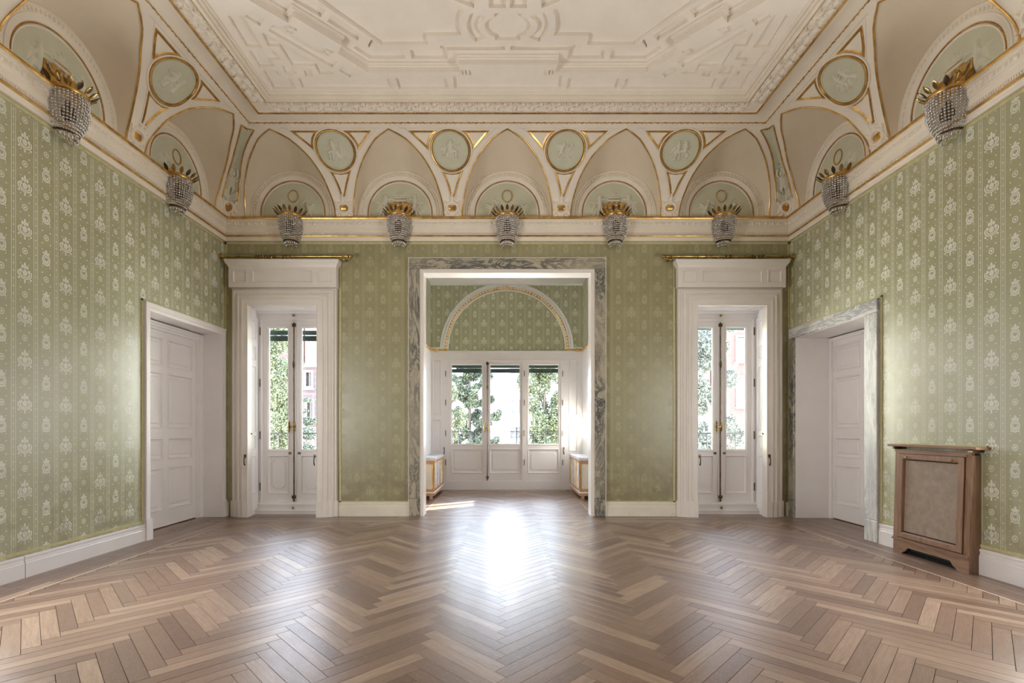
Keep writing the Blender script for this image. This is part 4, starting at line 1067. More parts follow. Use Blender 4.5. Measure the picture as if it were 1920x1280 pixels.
mbox(g, -BH, BH, 204, 211, 4, 6, mw); mbox(g, -166, 152, 185, 188, 4, 6, mw)
g.build('panelled_surround', M['paint2'], w2, org=LIFT, smooth=0)
for a0, a1, g0, g1, hx in ((-160, -58, -148.5, -66.5, -164), (-51, 41, -45, 35.5, 47), (50, 146, 58.5, 139, 150)):
    french_leaf(w2, a0-.3, a1+.3, -138.4, 185.4, (g0, g1, -39, 174), (g0-2, g1+2, -118, -52), BY-1, 1, M['paint2'], (hx, (150, 72, -10, -88)))
g = MB(); mbox(g, -58, -51, -138, 185, 0, 4, mw); mbox(g, 41, 50, -138, 185, 0, 4, mw); g.build('mullion', M['paint2'], w2, org=LIFT, smooth=0)
bolt(w2, -52, BY-4, -134, 182, 4)
for a, q in ((-168.5, 1), (153.5, -1)):
    g = MB(); g.tube([(a, BY-5, -48), (a+q, BY-7, -56), (a, BY-5, -66)], [1.6, 1, 1.5], 6); g.build('pull_handle', M['bronze'], w2, org=LIFT)
for z0, z1 in ((167, 175), (154, 165.5)):
    g = MB(); g.box(-160, 146, BY+13, BY+14, z0, z1); g.build('blind_slat', M['blind'], w2, org=LIFT, smooth=0)
# white side walls below the string moulding
for sg in (-1, 1):
    g = MB(); hs = [] if sg < 0 else [(1252, 1283, FL+139, FL+205), (1200, 1245, FL+139, FL+205)]
    wall_boxes(g, D+T, BY, FL, 211, hs, lambda a, z, f: (sg*(BH-1.2 if f else BH), a, z)); tag(g.build('trim_3' if sg < 0 else 'trim_4', M['white'], org=LIFT, smooth=0), 'white painted dado on the %s side of the bay' % ('left' if sg < 0 else 'right'), 'panelling', kind='structure')
# arch moulding
ar = struct('trim_5', 'white and gilded arch moulding over the triple window of the bay', 'arch moulding')
def arch_sweep(g, prof, cz=215.5, n=40):
    vs = []
    for r, h in prof: vs += [mw(r*math.cos(PI-PI*k/n), h, cz+r*math.sin(PI-PI*k/n)) for k in range(n+1)]
    m = n+1; g.add(vs, [(i*m+k, i*m+k+1, (i+1)*m+k+1, (i+1)*m+k) for i in range(len(prof)-1) for k in range(n)])
g = MB(); arch_sweep(g, [(157, 0), (157, 4), (159, 5), (160.5, 3)]); arch_sweep(g, [(167.5, 3), (168, 5.5), (170, 6.6), (172, 5.6), (173, 4), (177, 3.4), (178, 4.4), (179.5, 4.4), (180.5, 0)])
g.build('arch_moulding', M['white'], ar, org=LIFT, smooth=35)
g = MB(); arch_sweep(g, [(160.3, 2), (160.8, 4.6), (163, 5.8), (165.5, 5.8), (167.4, 4.6), (167.8, 2)]); 
for a0, a1 in ((-BH, -159), (159, BH)): g.bevbox(a0, a1, BY-6, BY, 209, 216, 1.4, 1, -1)
for sg in (-1, 1): g.bevbox(*sorted((sg*BH, sg*(BH-6))), 1150, BY, 209, 216, 1.4, 0, -sg)
for x in (-190, 0, 190):
    g.bevbox(x-4, x+4, BY-8.5, BY-3, 207.5 if x else 374.5, 217.5 if x else 384.5, 1, 1, -1)
g.build('gilded_band', M['gilt'], ar, org=LIFT, smooth=35)
g = MB()
for k in range(60):
    a = PI*(k+.5)/60; g.ball(mw(164.2*math.cos(a), 6.2, 215.5+164.2*math.sin(a)), 1.9, 6, 4, (1.3, .5, 1.3))
g.build('leaf_beads', M['white'], ar, org=LIFT, kind='stuff')
g = MB(); n_ = 40; g.add([mw(0, .8, 213)]+[mw(157.5*math.cos(PI-PI*k/n_), .8, 215.5+157.5*math.sin(PI-PI*k/n_)) for k in range(n_+1)], [(0, k, k+1) for k in range(1, n_+1)]); g.build('papered_tympanum', M['paper'], ar, org=LIFT, smooth=0, uvfn=lambda x, y, z: (x*S, z*S), label='paler green damask inside the arch')
g = MB(); g.box(-BH, -168, BY-4, BY, 217, 221); g.box(168, BH, BY-4, BY, 217, 221); g.box(-BH, BH, BY-3, BY, 388, 391.2); g.build('white_ledge', M['white'], ar, org=LIFT, smooth=0)

# ------------------------------------------------------------------ floor
fl = struct('floor', 'glossy oak herringbone parquet with a straight border', 'floor')
g = MB(); g.box(-W-70, W+70, NEAR-15, D+T+8, FL-6, FL-1.0); g.box(-BH-8, BH+8, D+T, BY+10, FL-6, FL-1.0); g.build('subfloor', M['gap'], fl, org=LIFT, smooth=0)
PL, PW, GAP = 82.3, 11.0, .22
def clip_poly(P, box):
    for ax, v, s in ((0, box[0], 1), (0, box[1], -1), (1, box[2], 1), (1, box[3], -1)):
        Q = []
        for k in range(len(P)):
            a, b = P[k-1], P[k]; ia = (a[ax]-v)*s >= 0; ib = (b[ax]-v)*s >= 0
            if ia != ib:
                t = (v-a[ax])/(b[ax]-a[ax]); Q.append((a[0]+(b[0]-a[0])*t, a[1]+(b[1]-a[1])*t))
            if ib: Q.append(b)
        P = Q
        if len(P) < 3: return []
    return P
def plank_mb(mb, P, ang, c, top=FL, th=1.0):
    """P polygon in world plan; uv along direction ang"""
    Q = inset_poly(P, .12) if len(P) >= 3 else P; n = len(P); ca, sa = math.cos(ang), math.sin(ang)
    uv = lambda p: (((p[0]-c[0])*ca+(p[1]-c[1])*sa)*S, (-(p[0]-c[0])*sa+(p[1]-c[1])*ca)*S)
    vs = [(x, y, top-th) for x, y in P]+[(x, y, top-.3) for x, y in P]+[(x, y, top) for x, y in Q]
    fs = [tuple(2*n+k for k in range(n))]+[(r*n+k, r*n+(k+1) % n, (r+1)*n+(k+1) % n, (r+1)*n+k) for r in (0, 1) for k in range(n)]
    al = P+P+Q; mb.add(vs, fs, [[uv(al[i]) for i in f] for f in fs])
regions = [(-476, 476, NEAR+54, 847), (-161, 161, 905, 1262)]
r2_ = math.sqrt(.5); planks = []
OX = -2.0                                              # a V vertex of the weave lies on this line
def rot(x, y): return ((x-y)*r2_, (x+y)*r2_)
for q in range(-14, 15):
    for k in range(-140, 170):
        for kind in (0, 1):
            # un-rotated lattice: t1=(w,w), t2=(L,-L)
            bx, by = k*PW+q*PL, k*PW-q*PL
            if kind == 0: c = (bx+PL/2, by+PW/2); ang = PI/4
            else: c = (bx-PW/2, by+PL/2); ang = 3*PI/4
            cx, cy = rot(*c); cx += OX; cy += 3
            for R in regions:
                if R[0]-60 < cx < R[1]+60 and R[2]-60 < cy < R[3]+60:
                    h, w = PL/2-GAP/2, PW/2-GAP/2; ca, sa = math.cos(ang), math.sin(ang)
                    P = [(cx+a*ca-b*sa, cy+a*sa+b*ca) for a, b in ((-h, -w), (h, -w), (h, w), (-h, w))]
                    Q = clip_poly(P, R)
                    if len(Q) >= 3:
                        whole = len(Q) == 4 and all(abs(a[0]-b[0])+abs(a[1]-b[1]) < 1e-6 for a, b in zip(sorted(P), sorted(Q)))
                        planks.append((cx, cy, ang, Q, whole, R))
def inview(x, y):
    if y < 60: return False
    px = 948.5+(x+2.5)*901/y; py = 805+162*901/y
    return -30 < px < 1950 and py < 1290
cand = sorted([p for p in planks if p[4] and inview(p[0], p[1])], key=lambda p: p[1])[:296]
ids = {id(p) for p in cand}
g = MB(); h, w = PL/2-GAP/2, PW/2-GAP/2; plank_mb(g, [(-h, -w), (h, -w), (h, w), (-h, w)], 0, (0, 0), 0)
pm = g.build('floor_plank', M['parquet'], fl, smooth=0); pme = pm.data
for k, p in enumerate(cand):
    loc = (p[0], p[1], rnd.uniform(0, .10)); o = pm if k == 0 else bpy.data.objects.new('floor_plank', pme)
    if k: COL.objects.link(o); o.parent = fl
    o.location = (loc[0]*S, loc[1]*S, loc[2]*S); o.rotation_euler = (rnd.uniform(-.0012, .0012), rnd.uniform(-.0004, .0004), p[2])
g = MB()
for p in planks:
    if id(p) not in ids: plank_mb(g, p[3], p[2], (p[0], p[1]), FL+rnd.uniform(0, .09))
# border boards
def border(x0, x1, y0, y1, rows, along, inner_light):
    n = rows; wd = ((x1-x0) if along == 'y' else (y1-y0))/n
    for r in range(n):
        a = (x0 if along == 'y' else y0)+wd*r; lo, hi = (y0, y1) if along == 'y' else (x0, x1); q = lo-rnd.uniform(0, 150)
        while q < hi:
            e = q+rnd.uniform(150, 240); s0, s1 = max(q, lo), min(e, hi); q = e
            if s1-s0 < 2: continue
            gp = .12
            P = [(a+gp, s0+gp), (a+wd-gp, s0+gp), (a+wd-gp, s1-gp), (a+gp, s1-gp)] if along == 'y' else [(s0+gp, a+gp), (s1-gp, a+gp), (s1-gp, a+wd-gp), (s0+gp, a+wd-gp)]
            plank_mb(g, P, PI/2 if along == 'y' else 0, ((P[0][0]+P[2][0])/2, (P[0][1]+P[2][1])/2), FL+rnd.uniform(0, .05))
border(-W, -479, NEAR+54, 847, 5, 'y', 0); border(479, W, NEAR+54, 847, 5, 'y', 0)
border(-W, W, 850, 901, 5, 'x', 0); border(-W, W, NEAR, NEAR+51, 5, 'x', 0)
border(-574, -W, 700, 892, 4, 'y', 0); border(W, 600, 700, 892, 6, 'y', 0)
border(-484, -340, 901, 925, 2, 'x', 0); border(340, 484, 901, 925, 2, 'x', 0)
border(-161, 161, 901.2, 905, 1, 'x', 0); border(-BH, -164, D+T, BY, 4, 'y', 0); border(164, BH, D+T, BY, 4, 'y', 0); border(-161, 161, 1265, BY, 3, 'x', 0)
g.build('parquet_field', M['parquet'], fl, org=LIFT, kind='stuff', smooth=0)
g = MB(); st = Mat('pale_oak_strip', (.55, .42, .29), .3, coat=.5).m
for x0, x1, y0, y1 in ((-479, -476, NEAR+51, 850), (476, 479, NEAR+51, 850), (-476, 476, 847, 850), (-476, 476, NEAR+51, NEAR+54), (-164, -161, D+T-20, 1265), (161, 164, D+T-20, 1265), (-161, 161, 1262, 1265)):
    plank_mb(g, [(x0+.1, y0), (x1-.1, y0), (x1-.1, y1), (x0+.1, y1)], 0, (0, 0), FL+.02)
g.build('pale_inlay_strip', st, fl, org=LIFT, smooth=0)
# ------------------------------------------------------------------ crystal wall lamps
def make_sconce(tall):
    """local frame: x along the wall, y into the room, z height above the gilded ring"""
    t = empty('wall_sconce')
    g = MB(); g.bevbox(-22 if tall else -9, 22 if tall else 9, -1.0, .8, -3, 28 if tall else 13, .6, 1, 1); g.build('back_plate', M['gold'], t)
    for cx in ((-11, 11) if tall else ()):
        g = MB(); g.tube([(cx+9*math.cos(a), 1.6, 26+9*math.sin(a)) for a in np.linspace(PI+.1, 2*PI-.1, 9)], [1.1, 1.4, 1.6, 1.8, 2, 1.8, 1.6, 1.4, 1.1], 6); g.build('garland', M['crystal'], t)
    A, B = 21.5, 25.0
    def ringpt(r, th, z): return (A*r*math.cos(th), 1.5+B*r*math.sin(th), z)
    g = MB(); n = 28; vs = []
    for r, z in ((1.02, -2.4), (1.05, -1.2), (1.05, 1.2), (1.02, 2.2), (.95, 2.2), (.93, 0), (.95, -2.4), (1.02, -2.4)): vs += [ringpt(r, PI*k/n, z) for k in range(n+1)]
    g.add(vs, [(i*(n+1)+k, i*(n+1)+k+1, (i+1)*(n+1)+k+1, (i+1)*(n+1)+k) for i in range(7) for k in range(n)]); g.build('gilded_ring', M['gold'], t)
    prof = [(1.0, -3), (1.02, -12), (.99, -20), (.93, -28), (.84, -35), (.72, -41), (.62, -45)]
    for k in range(21):
        th = PI*(k+.5)/21; g = MB(); N = 13
        for j in range(N):
            z = -4.2-40*j/(N-1); r = float(np.interp(-z, [-p[1] for p in prof], [p[0] for p in prof]))*rnd.uniform(.985, 1.02)
            p = ringpt(r, th, z); g.ball(p, 1.75-.35*j/(N-1), 6, 4, (1, 1, 1.0))
        g.build('crystal_strand', M['crystal'], t, smooth=80)
    g = MB(); vs = []
    for r, z in ((.60, -47.4), (.64, -46.6), (.64, -44.8), (.58, -44.6)): vs += [ringpt(r, PI*k/16, z) for k in range(17)]
    g.add(vs, [(i*17+k, i*17+k+1, (i+1)*17+k+1, (i+1)*17+k) for i in range(3) for k in range(16)]); g.build('lower_ring', M['bronze'], t)
    g = MB()
    for k in range(11):
        p = ringpt(.56, PI*(k+.5)/11, -49.5); g.ball(p, 1.5, 6, 4, (1, 1, 1.9)); g.ball((p[0]*.8, p[1]*.8, -53.5), 1.0, 5, 4, (1, 1, 1.8))
    g.build('crystal_fringe', M['crystal'], t, kind='stuff', smooth=80)
    for k in range(9):
        th = PI*(k+.5)/9; c, s_ = math.cos(th), math.sin(th); out = (c, s_)
        g = MB(); H = 10; tilt = .95; pts = []
        for q in range(7):
            f = q/6; wd = 2.7*math.sin(PI*min(1, f*1.02))**.8; rr = 1.0+0; base = ringpt(1.0, th, 1.5)
            y = f*H; ox = out[0]*tilt*y; oy = out[1]*tilt*y
            for sd_, dp in ((-1, 0), (0, -.9), (1, 0)):
                pts.append((base[0]+ox-out[1]*wd*sd_+out[0]*dp, base[1]+oy+out[0]*wd*sd_+out[1]*dp, base[2]+y*.9))
        g.add(pts, [(q*3+j, q*3+j+1, q*3+j+4, q*3+j+3) for q in range(6) for j in (0, 1)])
        g.add([(p[0]+out[0]*.5, p[1]+out[1]*.5, p[2]-.3) for p in pts], [(q*3+j, q*3+j+1, q*3+j+4, q*3+j+3) for q in range(6) for j in (0, 1)])
        g.tube([ringpt(1, th, 0), pts[1], pts[10]], [.8, .7, .4], 5)
        g.build('gilded_leaf', M['brass'] if k % 3 else M['bronze'], t, smooth=60)
    g = MB(); 
    for cx in (-5, 5): g.lathe([(0, -28), (2, -28), (2, -18), (1.4, -17), (1.4, -12), (0, -10)], (cx, 10, 0), 8)
    g.build('bulb_holder', M['bronze'], t)
    g = MB(); g.lathe([(5.5, 0), (5.5, -26), (0, -26)], (0, 3, 0), 10); g.box(-1, 1, 0, 12, -30, -27); g.build('stem', M['bronze'], t)
    return t
sc0, sc1 = make_sconce(False), make_sconce(True)
spec = [('back', -402, 'crystal basket wall lamp with splayed gilded leaves, leftmost of the five on the far wall'),
        ('back', -201, 'crystal basket wall lamp above the wallpaper between left window and marble opening'),
        ('back', 0, 'crystal basket wall lamp on the cornice over the middle of the marble opening'),
        ('back', 201, 'crystal basket wall lamp above the wallpaper between marble opening and right window'),
        ('back', 402, 'crystal basket wall lamp with splayed gilded leaves, rightmost of the five on the far wall'),
        ('left', 758, 'smaller-looking crystal wall lamp on the left wall, the one nearer the corner'),
        ('left', 568, 'large crystal basket wall lamp on the left wall, nearest the viewer'),
        ('right', 758, 'smaller-looking crystal wall lamp on the right wall, the one nearer the corner'),
        ('right', 568, 'large crystal basket wall lamp on the right wall, nearest the viewer')]
for k, (wall, c, lab) in enumerate(spec):
    tall = k in (1, 3, 6, 8); o = (sc1 if tall else sc0) if k < 2 else copy_tree(sc1 if tall else sc0)
    loc, rz = place_bay(wall, c); dx = {'back': (0, -3), 'left': (3, 0), 'right': (-3, 0)}[wall]
    o.location = ((loc[0]+dx[0])*S, (loc[1]+dx[1])*S, (394.5-FL)*S); o.rotation_euler = (0, 0, rz)
    tag(o, lab, 'wall lamp', 'crystal wall lamps along the cornice')

# ------------------------------------------------------------------ brass curtain rods
def rod(sg, rings, ornate, lab):
    y, z = 886.0, 319.0; x0, x1 = sg*(W-.5), sg*292
    t = empty('curtain_rod', (x0, y, z)); org = (x0, y, z)
    g = MB(); g.tube([(x0, y, z), (x1, y, z)], 2.1, 10); g.build('pole', M['brass'], t, org=org)
    g = MB(); g.lathe([(0, 0), (5.2, 0), (5.2, 2), (3.6, 3), (3, 6), (2, 7)], (0, 0, 0), 12, ax=0)
    g.v = [(x0-sg*v[0], y+v[1], z+v[2]) for v in g.v]; g.build('wall_socket', M['brass'], t, org=org)
    g = MB(); g.ball((x1-sg*3, y, z), 4.2, 12, 8); g.ball((x1+sg*3, y, z), 3, 10, 6); g.tube([(x1+sg*1, y, z), (x1+sg*8, y, z)], 2.9, 10); g.build('finial', M['brass'], t, org=org)
    g = MB(); bx = x1+sg*9; g.tube([(bx, D, z-3), (bx, D-6, z-5), (bx, y+1, z-5), (bx, y-2.6, z-2), (bx, y-3, z+1)], [2.6, 2, 1.8, 1.8, 1.2], 8); g.ball((bx, y, z-5.5), 3.3, 10, 6); g.build('bracket', M['brass'], t, org=org)
    for k, x in enumerate(rings):
        g = MB(); n = 14; tl = rnd.uniform(-.35, .35)
        g.tube([(x+3.9*math.cos(2*PI*j/n)*math.sin(tl), y+3.9*math.cos(2*PI*j/n)*math.cos(tl), z-1.4+3.9*math.sin(2*PI*j/n)) for j in range(n)], .55, 5, closed=True); g.build('curtain_ring', M['bronze'] if (k % 2) else M['brass'], t, org=org)
    return tag(t, lab, 'curtain rod')
XL = lambda px: (px-948.5)*886/901-2.5
rod(-1, [XL(q) for q in (481, 486, 490, 497, 501, 507, 511, 516, 529, 534, 538, 545)], 0, 'brass curtain rod with rings above the left french window')
rod(1, [XL(q) for q in (1309, 1323, 1345, 1359, 1364, 1368, 1410, 1413, 1417, 1421, 1425, 1429, 1432)], 1, 'brass curtain rod with rings above the right french window')

# ------------------------------------------------------------------ radiator cover
rc = empty('radiator_cover', (W, 590, FL)); RO = (W, 590, FL)
y0, y1, H = 538.0, 643.0, 136.0
tl = lambda z: 14.5-(z)*4.0/136                        # protrusion: leans back slightly
def mr_(a, h, z): return (W-tl(z)-h, a, FL+z)
BASE = 17.0
def rpart(name, mat, fn, **kw):
    g = MB(); fn(g); return g.build(name, M[mat], rc, org=RO, smooth=kw.pop('smooth', 0), **kw)
rpart('side_panel', 'walnut', lambda g: g.add([(W, y0+.3, FL), (W, y0+3, FL), (W, y0+3, FL+H-3.2), (W, y0+.3, FL+H-3.2)]+[mr_(a, -1.9, z) for a, z in ((y0+.3, 0), (y0+3, 0), (y0+3, H-3.2), (y0+.3, H-3.2))], [(0, 4, 5, 1), (1, 5, 6, 2), (2, 6, 7, 3), (3, 7, 4, 0), (4, 7, 6, 5)]), label='side panel facing the viewer')
rpart('side_panel', 'walnut', lambda g: g.add([(W, y1-3, FL), (W, y1-.3, FL), (W, y1-.3, FL+H-3.2), (W, y1-3, FL+H-3.2)]+[mr_(a, -1.9, z) for a, z in ((y1-3, 0), (y1-.3, 0), (y1-.3, H-3.2), (y1-3, H-3.2))], [(0, 4, 5, 1), (1, 5, 6, 2), (2, 6, 7, 3), (3, 7, 4, 0), (4, 7, 6, 5)]))
def apron(g):
    P = [(y0, 0), (y0+14, 0), (y0+15, 2), (y0+19, 4), (y0+23, 9), (y1-23, 9), (y1-19, 4), (y1-15, 2), (y1-14, 0), (y1, 0), (y1, BASE+1), (y0, BASE+1)]
    g.prism(P, 0, -2.5, lambda a, b, c: mr_(a, c, b))
rpart('apron', 'walnutH', apron)
rpart('bottom_moulding', 'walnutH', lambda g: [mbox(g, y0-.5, y1+.5, BASE, BASE+1.6, -2, 2.4, mr_), mbox(g, y0, y1, BASE+1.6, BASE+3.2, -2, 1.2, mr_)])
for a0, a1 in ((y0, y0+6.5), (y1-6.5, y1)):
    rpart('stile', 'walnut', lambda g: (mbox(g, a0, a1, BASE+3.2, H-2, -2, .2, mr_)))
rpart('top_rail', 'walnutH', lambda g: [mbox(g, y0, y1, H-3, H, -3, 1.6, mr_), mbox(g, y0+5, y1-5, H-5, H-3, -2, 2.2, mr_)])
ia, ib, iz0, iz1 = y0+15, y1-15, BASE+15, H-16
def inner(g):
    g.frame(y0+7.5, y1-7.5, BASE+4, H-5.5, [(0, -1), (0, 1.6), (1, 2.4), (6.2, 2.4), (7, 1.4), (7.5, -.6), (7.5, -2)], mr_)
rpart('door_frame', 'walnut', inner)
def cane(g):
    p = 1.43; n = int((ib-ia+4)/p); m = int((iz1-iz0+4)/p)
    for k in range(n+1):
        a = ia-2+k*p; mbox(g, a-.33, a+.33, iz0-2, iz1+2, -1.5, -1.1, mr_)
    for k in range(m+1):
        z = iz0-2+k*p; mbox(g, ia-2, ib+2, z-.33, z+.33, -1.6, -1.2, mr_)
rpart('cane_mesh', 'cane', cane, kind='stuff', label='woven cane mesh panel')
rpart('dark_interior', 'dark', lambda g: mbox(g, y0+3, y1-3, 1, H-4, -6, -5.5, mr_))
for a in (y1-22, y0+20):
    g = MB(); q = mr_(a, 4.6, H-10); g.ball(q, 1.5, 8, 6); q2 = mr_(a, 2.4, H-10); g.tube([q2, q], .7, 6); g.build('knob', M['brass'], rc, org=RO)
g = MB(); q = mr_(0, -3, 0); g.tube([(W-9, y0+22, FL+3), (W-9, y1-20, FL+3)], 1.6, 8); g.ball((W-9, y1-18, FL+3.6), 2.2, 8, 5); g.build('floor_pipe', M['iron'], rc, org=RO)
tag(rc, 'wooden radiator cover with a woven cane panel leaning against the right wall', 'radiator cover')
sh = empty('radiator_shelf', (W, 590, -22)); SO = (W, 590, -22)
g = MB(); g.bevbox(W-17, W, 527, 650, -22.4, -19.6, .6, 0, -1); g.build('shelf_board', M['walnutH'], sh, org=SO, smooth=0)
for a in (537, 641):
    g = MB(); g.box(W-13, W, a-2.5, a+2.5, -25.9, -22.4); g.lathe([(0, -25.9), (2.6, -25.6), (2.6, -23.4), (1.5, -22.6)], (W-13.5, a, 0), 8); g.build('bracket', M['bronze'], sh, org=SO)
g = MB(); g.box(W-2.5, W, 530, 648, -19.6, -17.8); g.build('torn_paper_edge', M['border'], sh, org=SO, smooth=0, label='ragged yellowish wallpaper edge')
tag(sh, 'narrow wooden shelf on brackets just above the radiator cover', 'shelf')

# ------------------------------------------------------------------ two gilded cabinets in the bay
def cabinet(sg, lab):
    t = empty('cabinet', (sg*188, 1194, FL)); O = (sg*188, 1194, FL)
    xb, xf, ya, yb = sg*(BH-2), sg*170, 1114, 1268
    def bx(g, x0, x1, *r): 
        a, b = sorted((x0, x1)); g.box(a, b, *r)
    g = MB(); bx(g, xb, xf, ya, yb, FL+14, FL+90); g.build('body', M['peach'], t, org=O, smooth=0)
    g = MB(); bx(g, xb, xf-sg*1.5, ya-1.5, yb+1.5, FL+8, FL+14.5); 
    for y in (ya+2, yb-8):
        for x in (xb-sg*8, xf+sg*6): bx(g, x-3.5, x+3.5, y-3, y+5, FL, FL+8)
    g.build('plinth', M['peach'], t, org=O, smooth=0)
    g = MB(); a, b = sorted((xb, xf-sg*2)); g.bevbox(a, b, ya-2, yb+2, FL+14, FL+17, .6, 1, -1); g.build('base_moulding', M['white'], t, org=O, smooth=0)
    g = MB(); a, b = sorted((xb, xf-sg*4.5)); g.bevbox(a, b, ya-5, yb+4, FL+92, FL+97, 1, 1, -1); g.box(min(xb, xf-sg*2), max(xb, xf-sg*2), ya-2.5, yb+2, FL+90, FL+92); g.build('marble_top', M['marbleW'], t, org=O, smooth=0)
    # end panel facing the room: pale field in a rounded gilded frame
    xm = (xb+xf)/2; wv = 12
    P = []
    for cx, cz, s0 in ((wv-4, 82-4, 0), (-wv+4, 82-4, 1), (-wv+4, 24+4, 2), (wv-4, 24+4, 3)):
        P += [(xm-sg*2+cx+4*math.cos(PI/2*(s0+q/4)), ya-.6, FL+cz+4*math.sin(PI/2*(s0+q/4))) for q in range(5)]
    g = MB(); g.tube(P, 1.0, 6, closed=True); g.build('gilded_frame', M['gilt'], t, org=O)
    g = MB(); g.add([(p[0], ya-.2, p[2]) for p in P], [tuple(range(len(P)))]); g.build('end_panel', M['board'], t, org=O, smooth=0)
    # front doors facing the middle of the bay
    for y_0, y_1 in ((ya+9, ya+52), (ya+56, ya+98), (ya+102, yb-9)):
        g = MB(); md = lambda a, h, z: (xf-sg*h, a, FL+z); g.frame(y_0, y_1, 22, 86, [(0, 0), (0, 1.2), (1.6, 1.6), (2.4, .4)], md); g.build('gilded_frame', M['gilt'], t, org=O, smooth=0)
        g = MB(); g.add([md(y_0+2, .4, 24), md(y_1-2, .4, 24), md(y_1-2, .4, 84), md(y_0+2, .4, 84)], [(0, 1, 2, 3)]); g.build('door_panel', M['marbleW'], t, org=O, smooth=0)
    for y in (ya+4, yb-4):
        g = MB(); x = xf-sg*1.2
        for q in range(7): g.ball((x, y, FL+86-q*4.4), 3.4-q*.32, 7, 5, (.7, 1, 1.1))
        g.ball((x, y, FL+88), 4, 8, 6); g.tube([(x, y, FL+60), (x, y, FL+20)], [1.5, .8], 6); g.build('gilded_carving', M['gilt'], t, org=O)
    return tag(t, lab, 'cabinet')
cabinet(-1, 'low gilded cabinet with marble top against the left side of the bay')
cabinet(1, 'low gilded cabinet with marble top against the right side of the bay')

# ------------------------------------------------------------------ balcony railings
def railing(x0, x1, y, ztop, step, lab, big=False):
    t = empty('balcony_railing', ((x0+x1)/2, y, ztop-150)); O = ((x0+x1)/2, y, ztop-150)
    g = MB(); g.box(x0, x1, y-2, y+2, ztop-2.4, ztop); g.build('handrail', M['iron'], t, org=O, smooth=0)
    g = MB(); g.box(x0, x1, y-1, y+1, ztop-150, ztop-147); g.build('bottom_rail', M['iron'], t, org=O, smooth=0)
    n = int((x1-x0)/step)
    for k in range(n+1):
        x = x0+step*k; thick = big and k % 5 == 2
        g = MB(); g.tube([(x, y, ztop-150), (x, y, ztop+(10 if thick else -2))], 1.9 if thick else .9, 6)
        if thick: g.ball((x, y, ztop+9), 3, 8, 5)
        g.build('post' if thick else 'baluster', M['iron'], t, org=O)
        if k < n:
            g = MB(); r = step*.22
            for sg in (-1, 1):
                c = x+step/2+sg*step*.24
                g.tube([(c-sg*r*(1-.09*j)*math.cos(j*.55-PI*.5+PI/2), y, ztop-3-r*1.1-r*(1-.09*j)*math.sin(j*.55-PI/2)*-1*-1) for j in range(10)], .7, 5)
            g.tube([(x, y, ztop-20), (x+step*.25, y, ztop-5-r*2.1), (x+step/2, y, ztop-3)], .6, 5) if not big else None
            g.build('scroll', M['iron'], t, org=O)
    return tag(t, lab, 'railing')
railing(-520, -300, 1010, -7, 30, 'wrought iron balcony railing with scrolls outside the left french window')
railing(300, 520, 1010, -7, 30, 'wrought iron balcony railing with scrolls outside the right french window')
railing(-260, 260, 1400, -5, 17, 'long iron balcony railing outside the triple window of the bay', True)
g = MB(); g.box(-560, -222, 957, 1030, FL-20, -157); tag(g.build('balcony_left', M['marbleW'], org=LIFT, smooth=0), 'stone balcony slab outside the left french window', 'balcony', kind='structure')
g = MB(); g.box(222, 560, 957, 1030, FL-20, -157); tag(g.build('balcony_right', M['marbleW'], org=LIFT, smooth=0), 'stone balcony slab outside the right french window', 'balcony', kind='structure')
g = MB(); g.box(-280, 280, 1322, 1415, FL-20, -155); tag(g.build('balcony_centre', M['marbleW'], org=LIFT, smooth=0), 'stone balcony slab outside the triple window', 'balcony', kind='structure')

# ------------------------------------------------------------------ garden and houses
def leafmat(name, c1, c2):
    c1, c2 = tuple(x*.12 for x in c1), tuple(x*.18 for x in c2); a = Mat(name, c1, .55); ge = a.node('ShaderNodeNewGeometry'); a.base(a.ramp(ge.outputs['Random Per Island'], [(0, c1), (.75, c2), (1, tuple(min(1, x*1.5) for x in c2))]))
    a.b.inputs['Subsurface Weight'].default_value = 0; return a.m
LM = {'cedar': leafmat('cedar_needles', (.06, .10, .06), (.22, .31, .17)), 'bush': leafmat('light_foliage', (.11, .17, .06), (.42, .52, .24)),
      'euc': leafmat('blue_green_leaves', (.13, .19, .16), (.38, .46, .38)), 'dark': leafmat('dark_foliage', (.07, .12, .08), (.24, .33, .20))}
BK = wood('pale_bark', (.06, .058, .052), (.10, .095, .09)); BD = wood('dark_bark', (.02, .015, .012), (.035, .027, .02))
nr = np.random.RandomState(5)
def leaves(blobs, size, aspect=2.2, droop=0):
    """quads scattered through ellipsoid blobs (cx,cy,cz,rx,ry,rz,n)"""
    V = []; 
    size *= .62
    for cx, cy, cz, rx, ry, rz, n in blobs:
        n = int(n*2.0)
        u = nr.normal(size=(n, 3)); u /= np.linalg.norm(u, axis=1)[:, None]; u *= nr.uniform(.35, 1, (n, 1))**.5
        c = u*[rx, ry, rz]+[cx, cy, cz]
        d = nr.normal(size=(n, 3)); d[:, 2] -= droop; d /= np.linalg.norm(d, axis=1)[:, None]
        e = np.cross(d, nr.normal(size=(n, 3))); e /= np.linalg.norm(e, axis=1)[:, None]
        s = size*nr.uniform(.6, 1.3, (n, 1)); a = d*s*aspect*.5; b = e*s*.5
        V.append(np.stack([c-a, c+b*.9-a*.1, c+a, c-b*.9-a*.1], 1).reshape(-1, 3))
    V = np.concatenate(V); g = MB(); n = len(V)//4; g.v = V.tolist(); g.f = [(4*k, 4*k+1, 4*k+2, 4*k+3) for k in range(n)]; return g
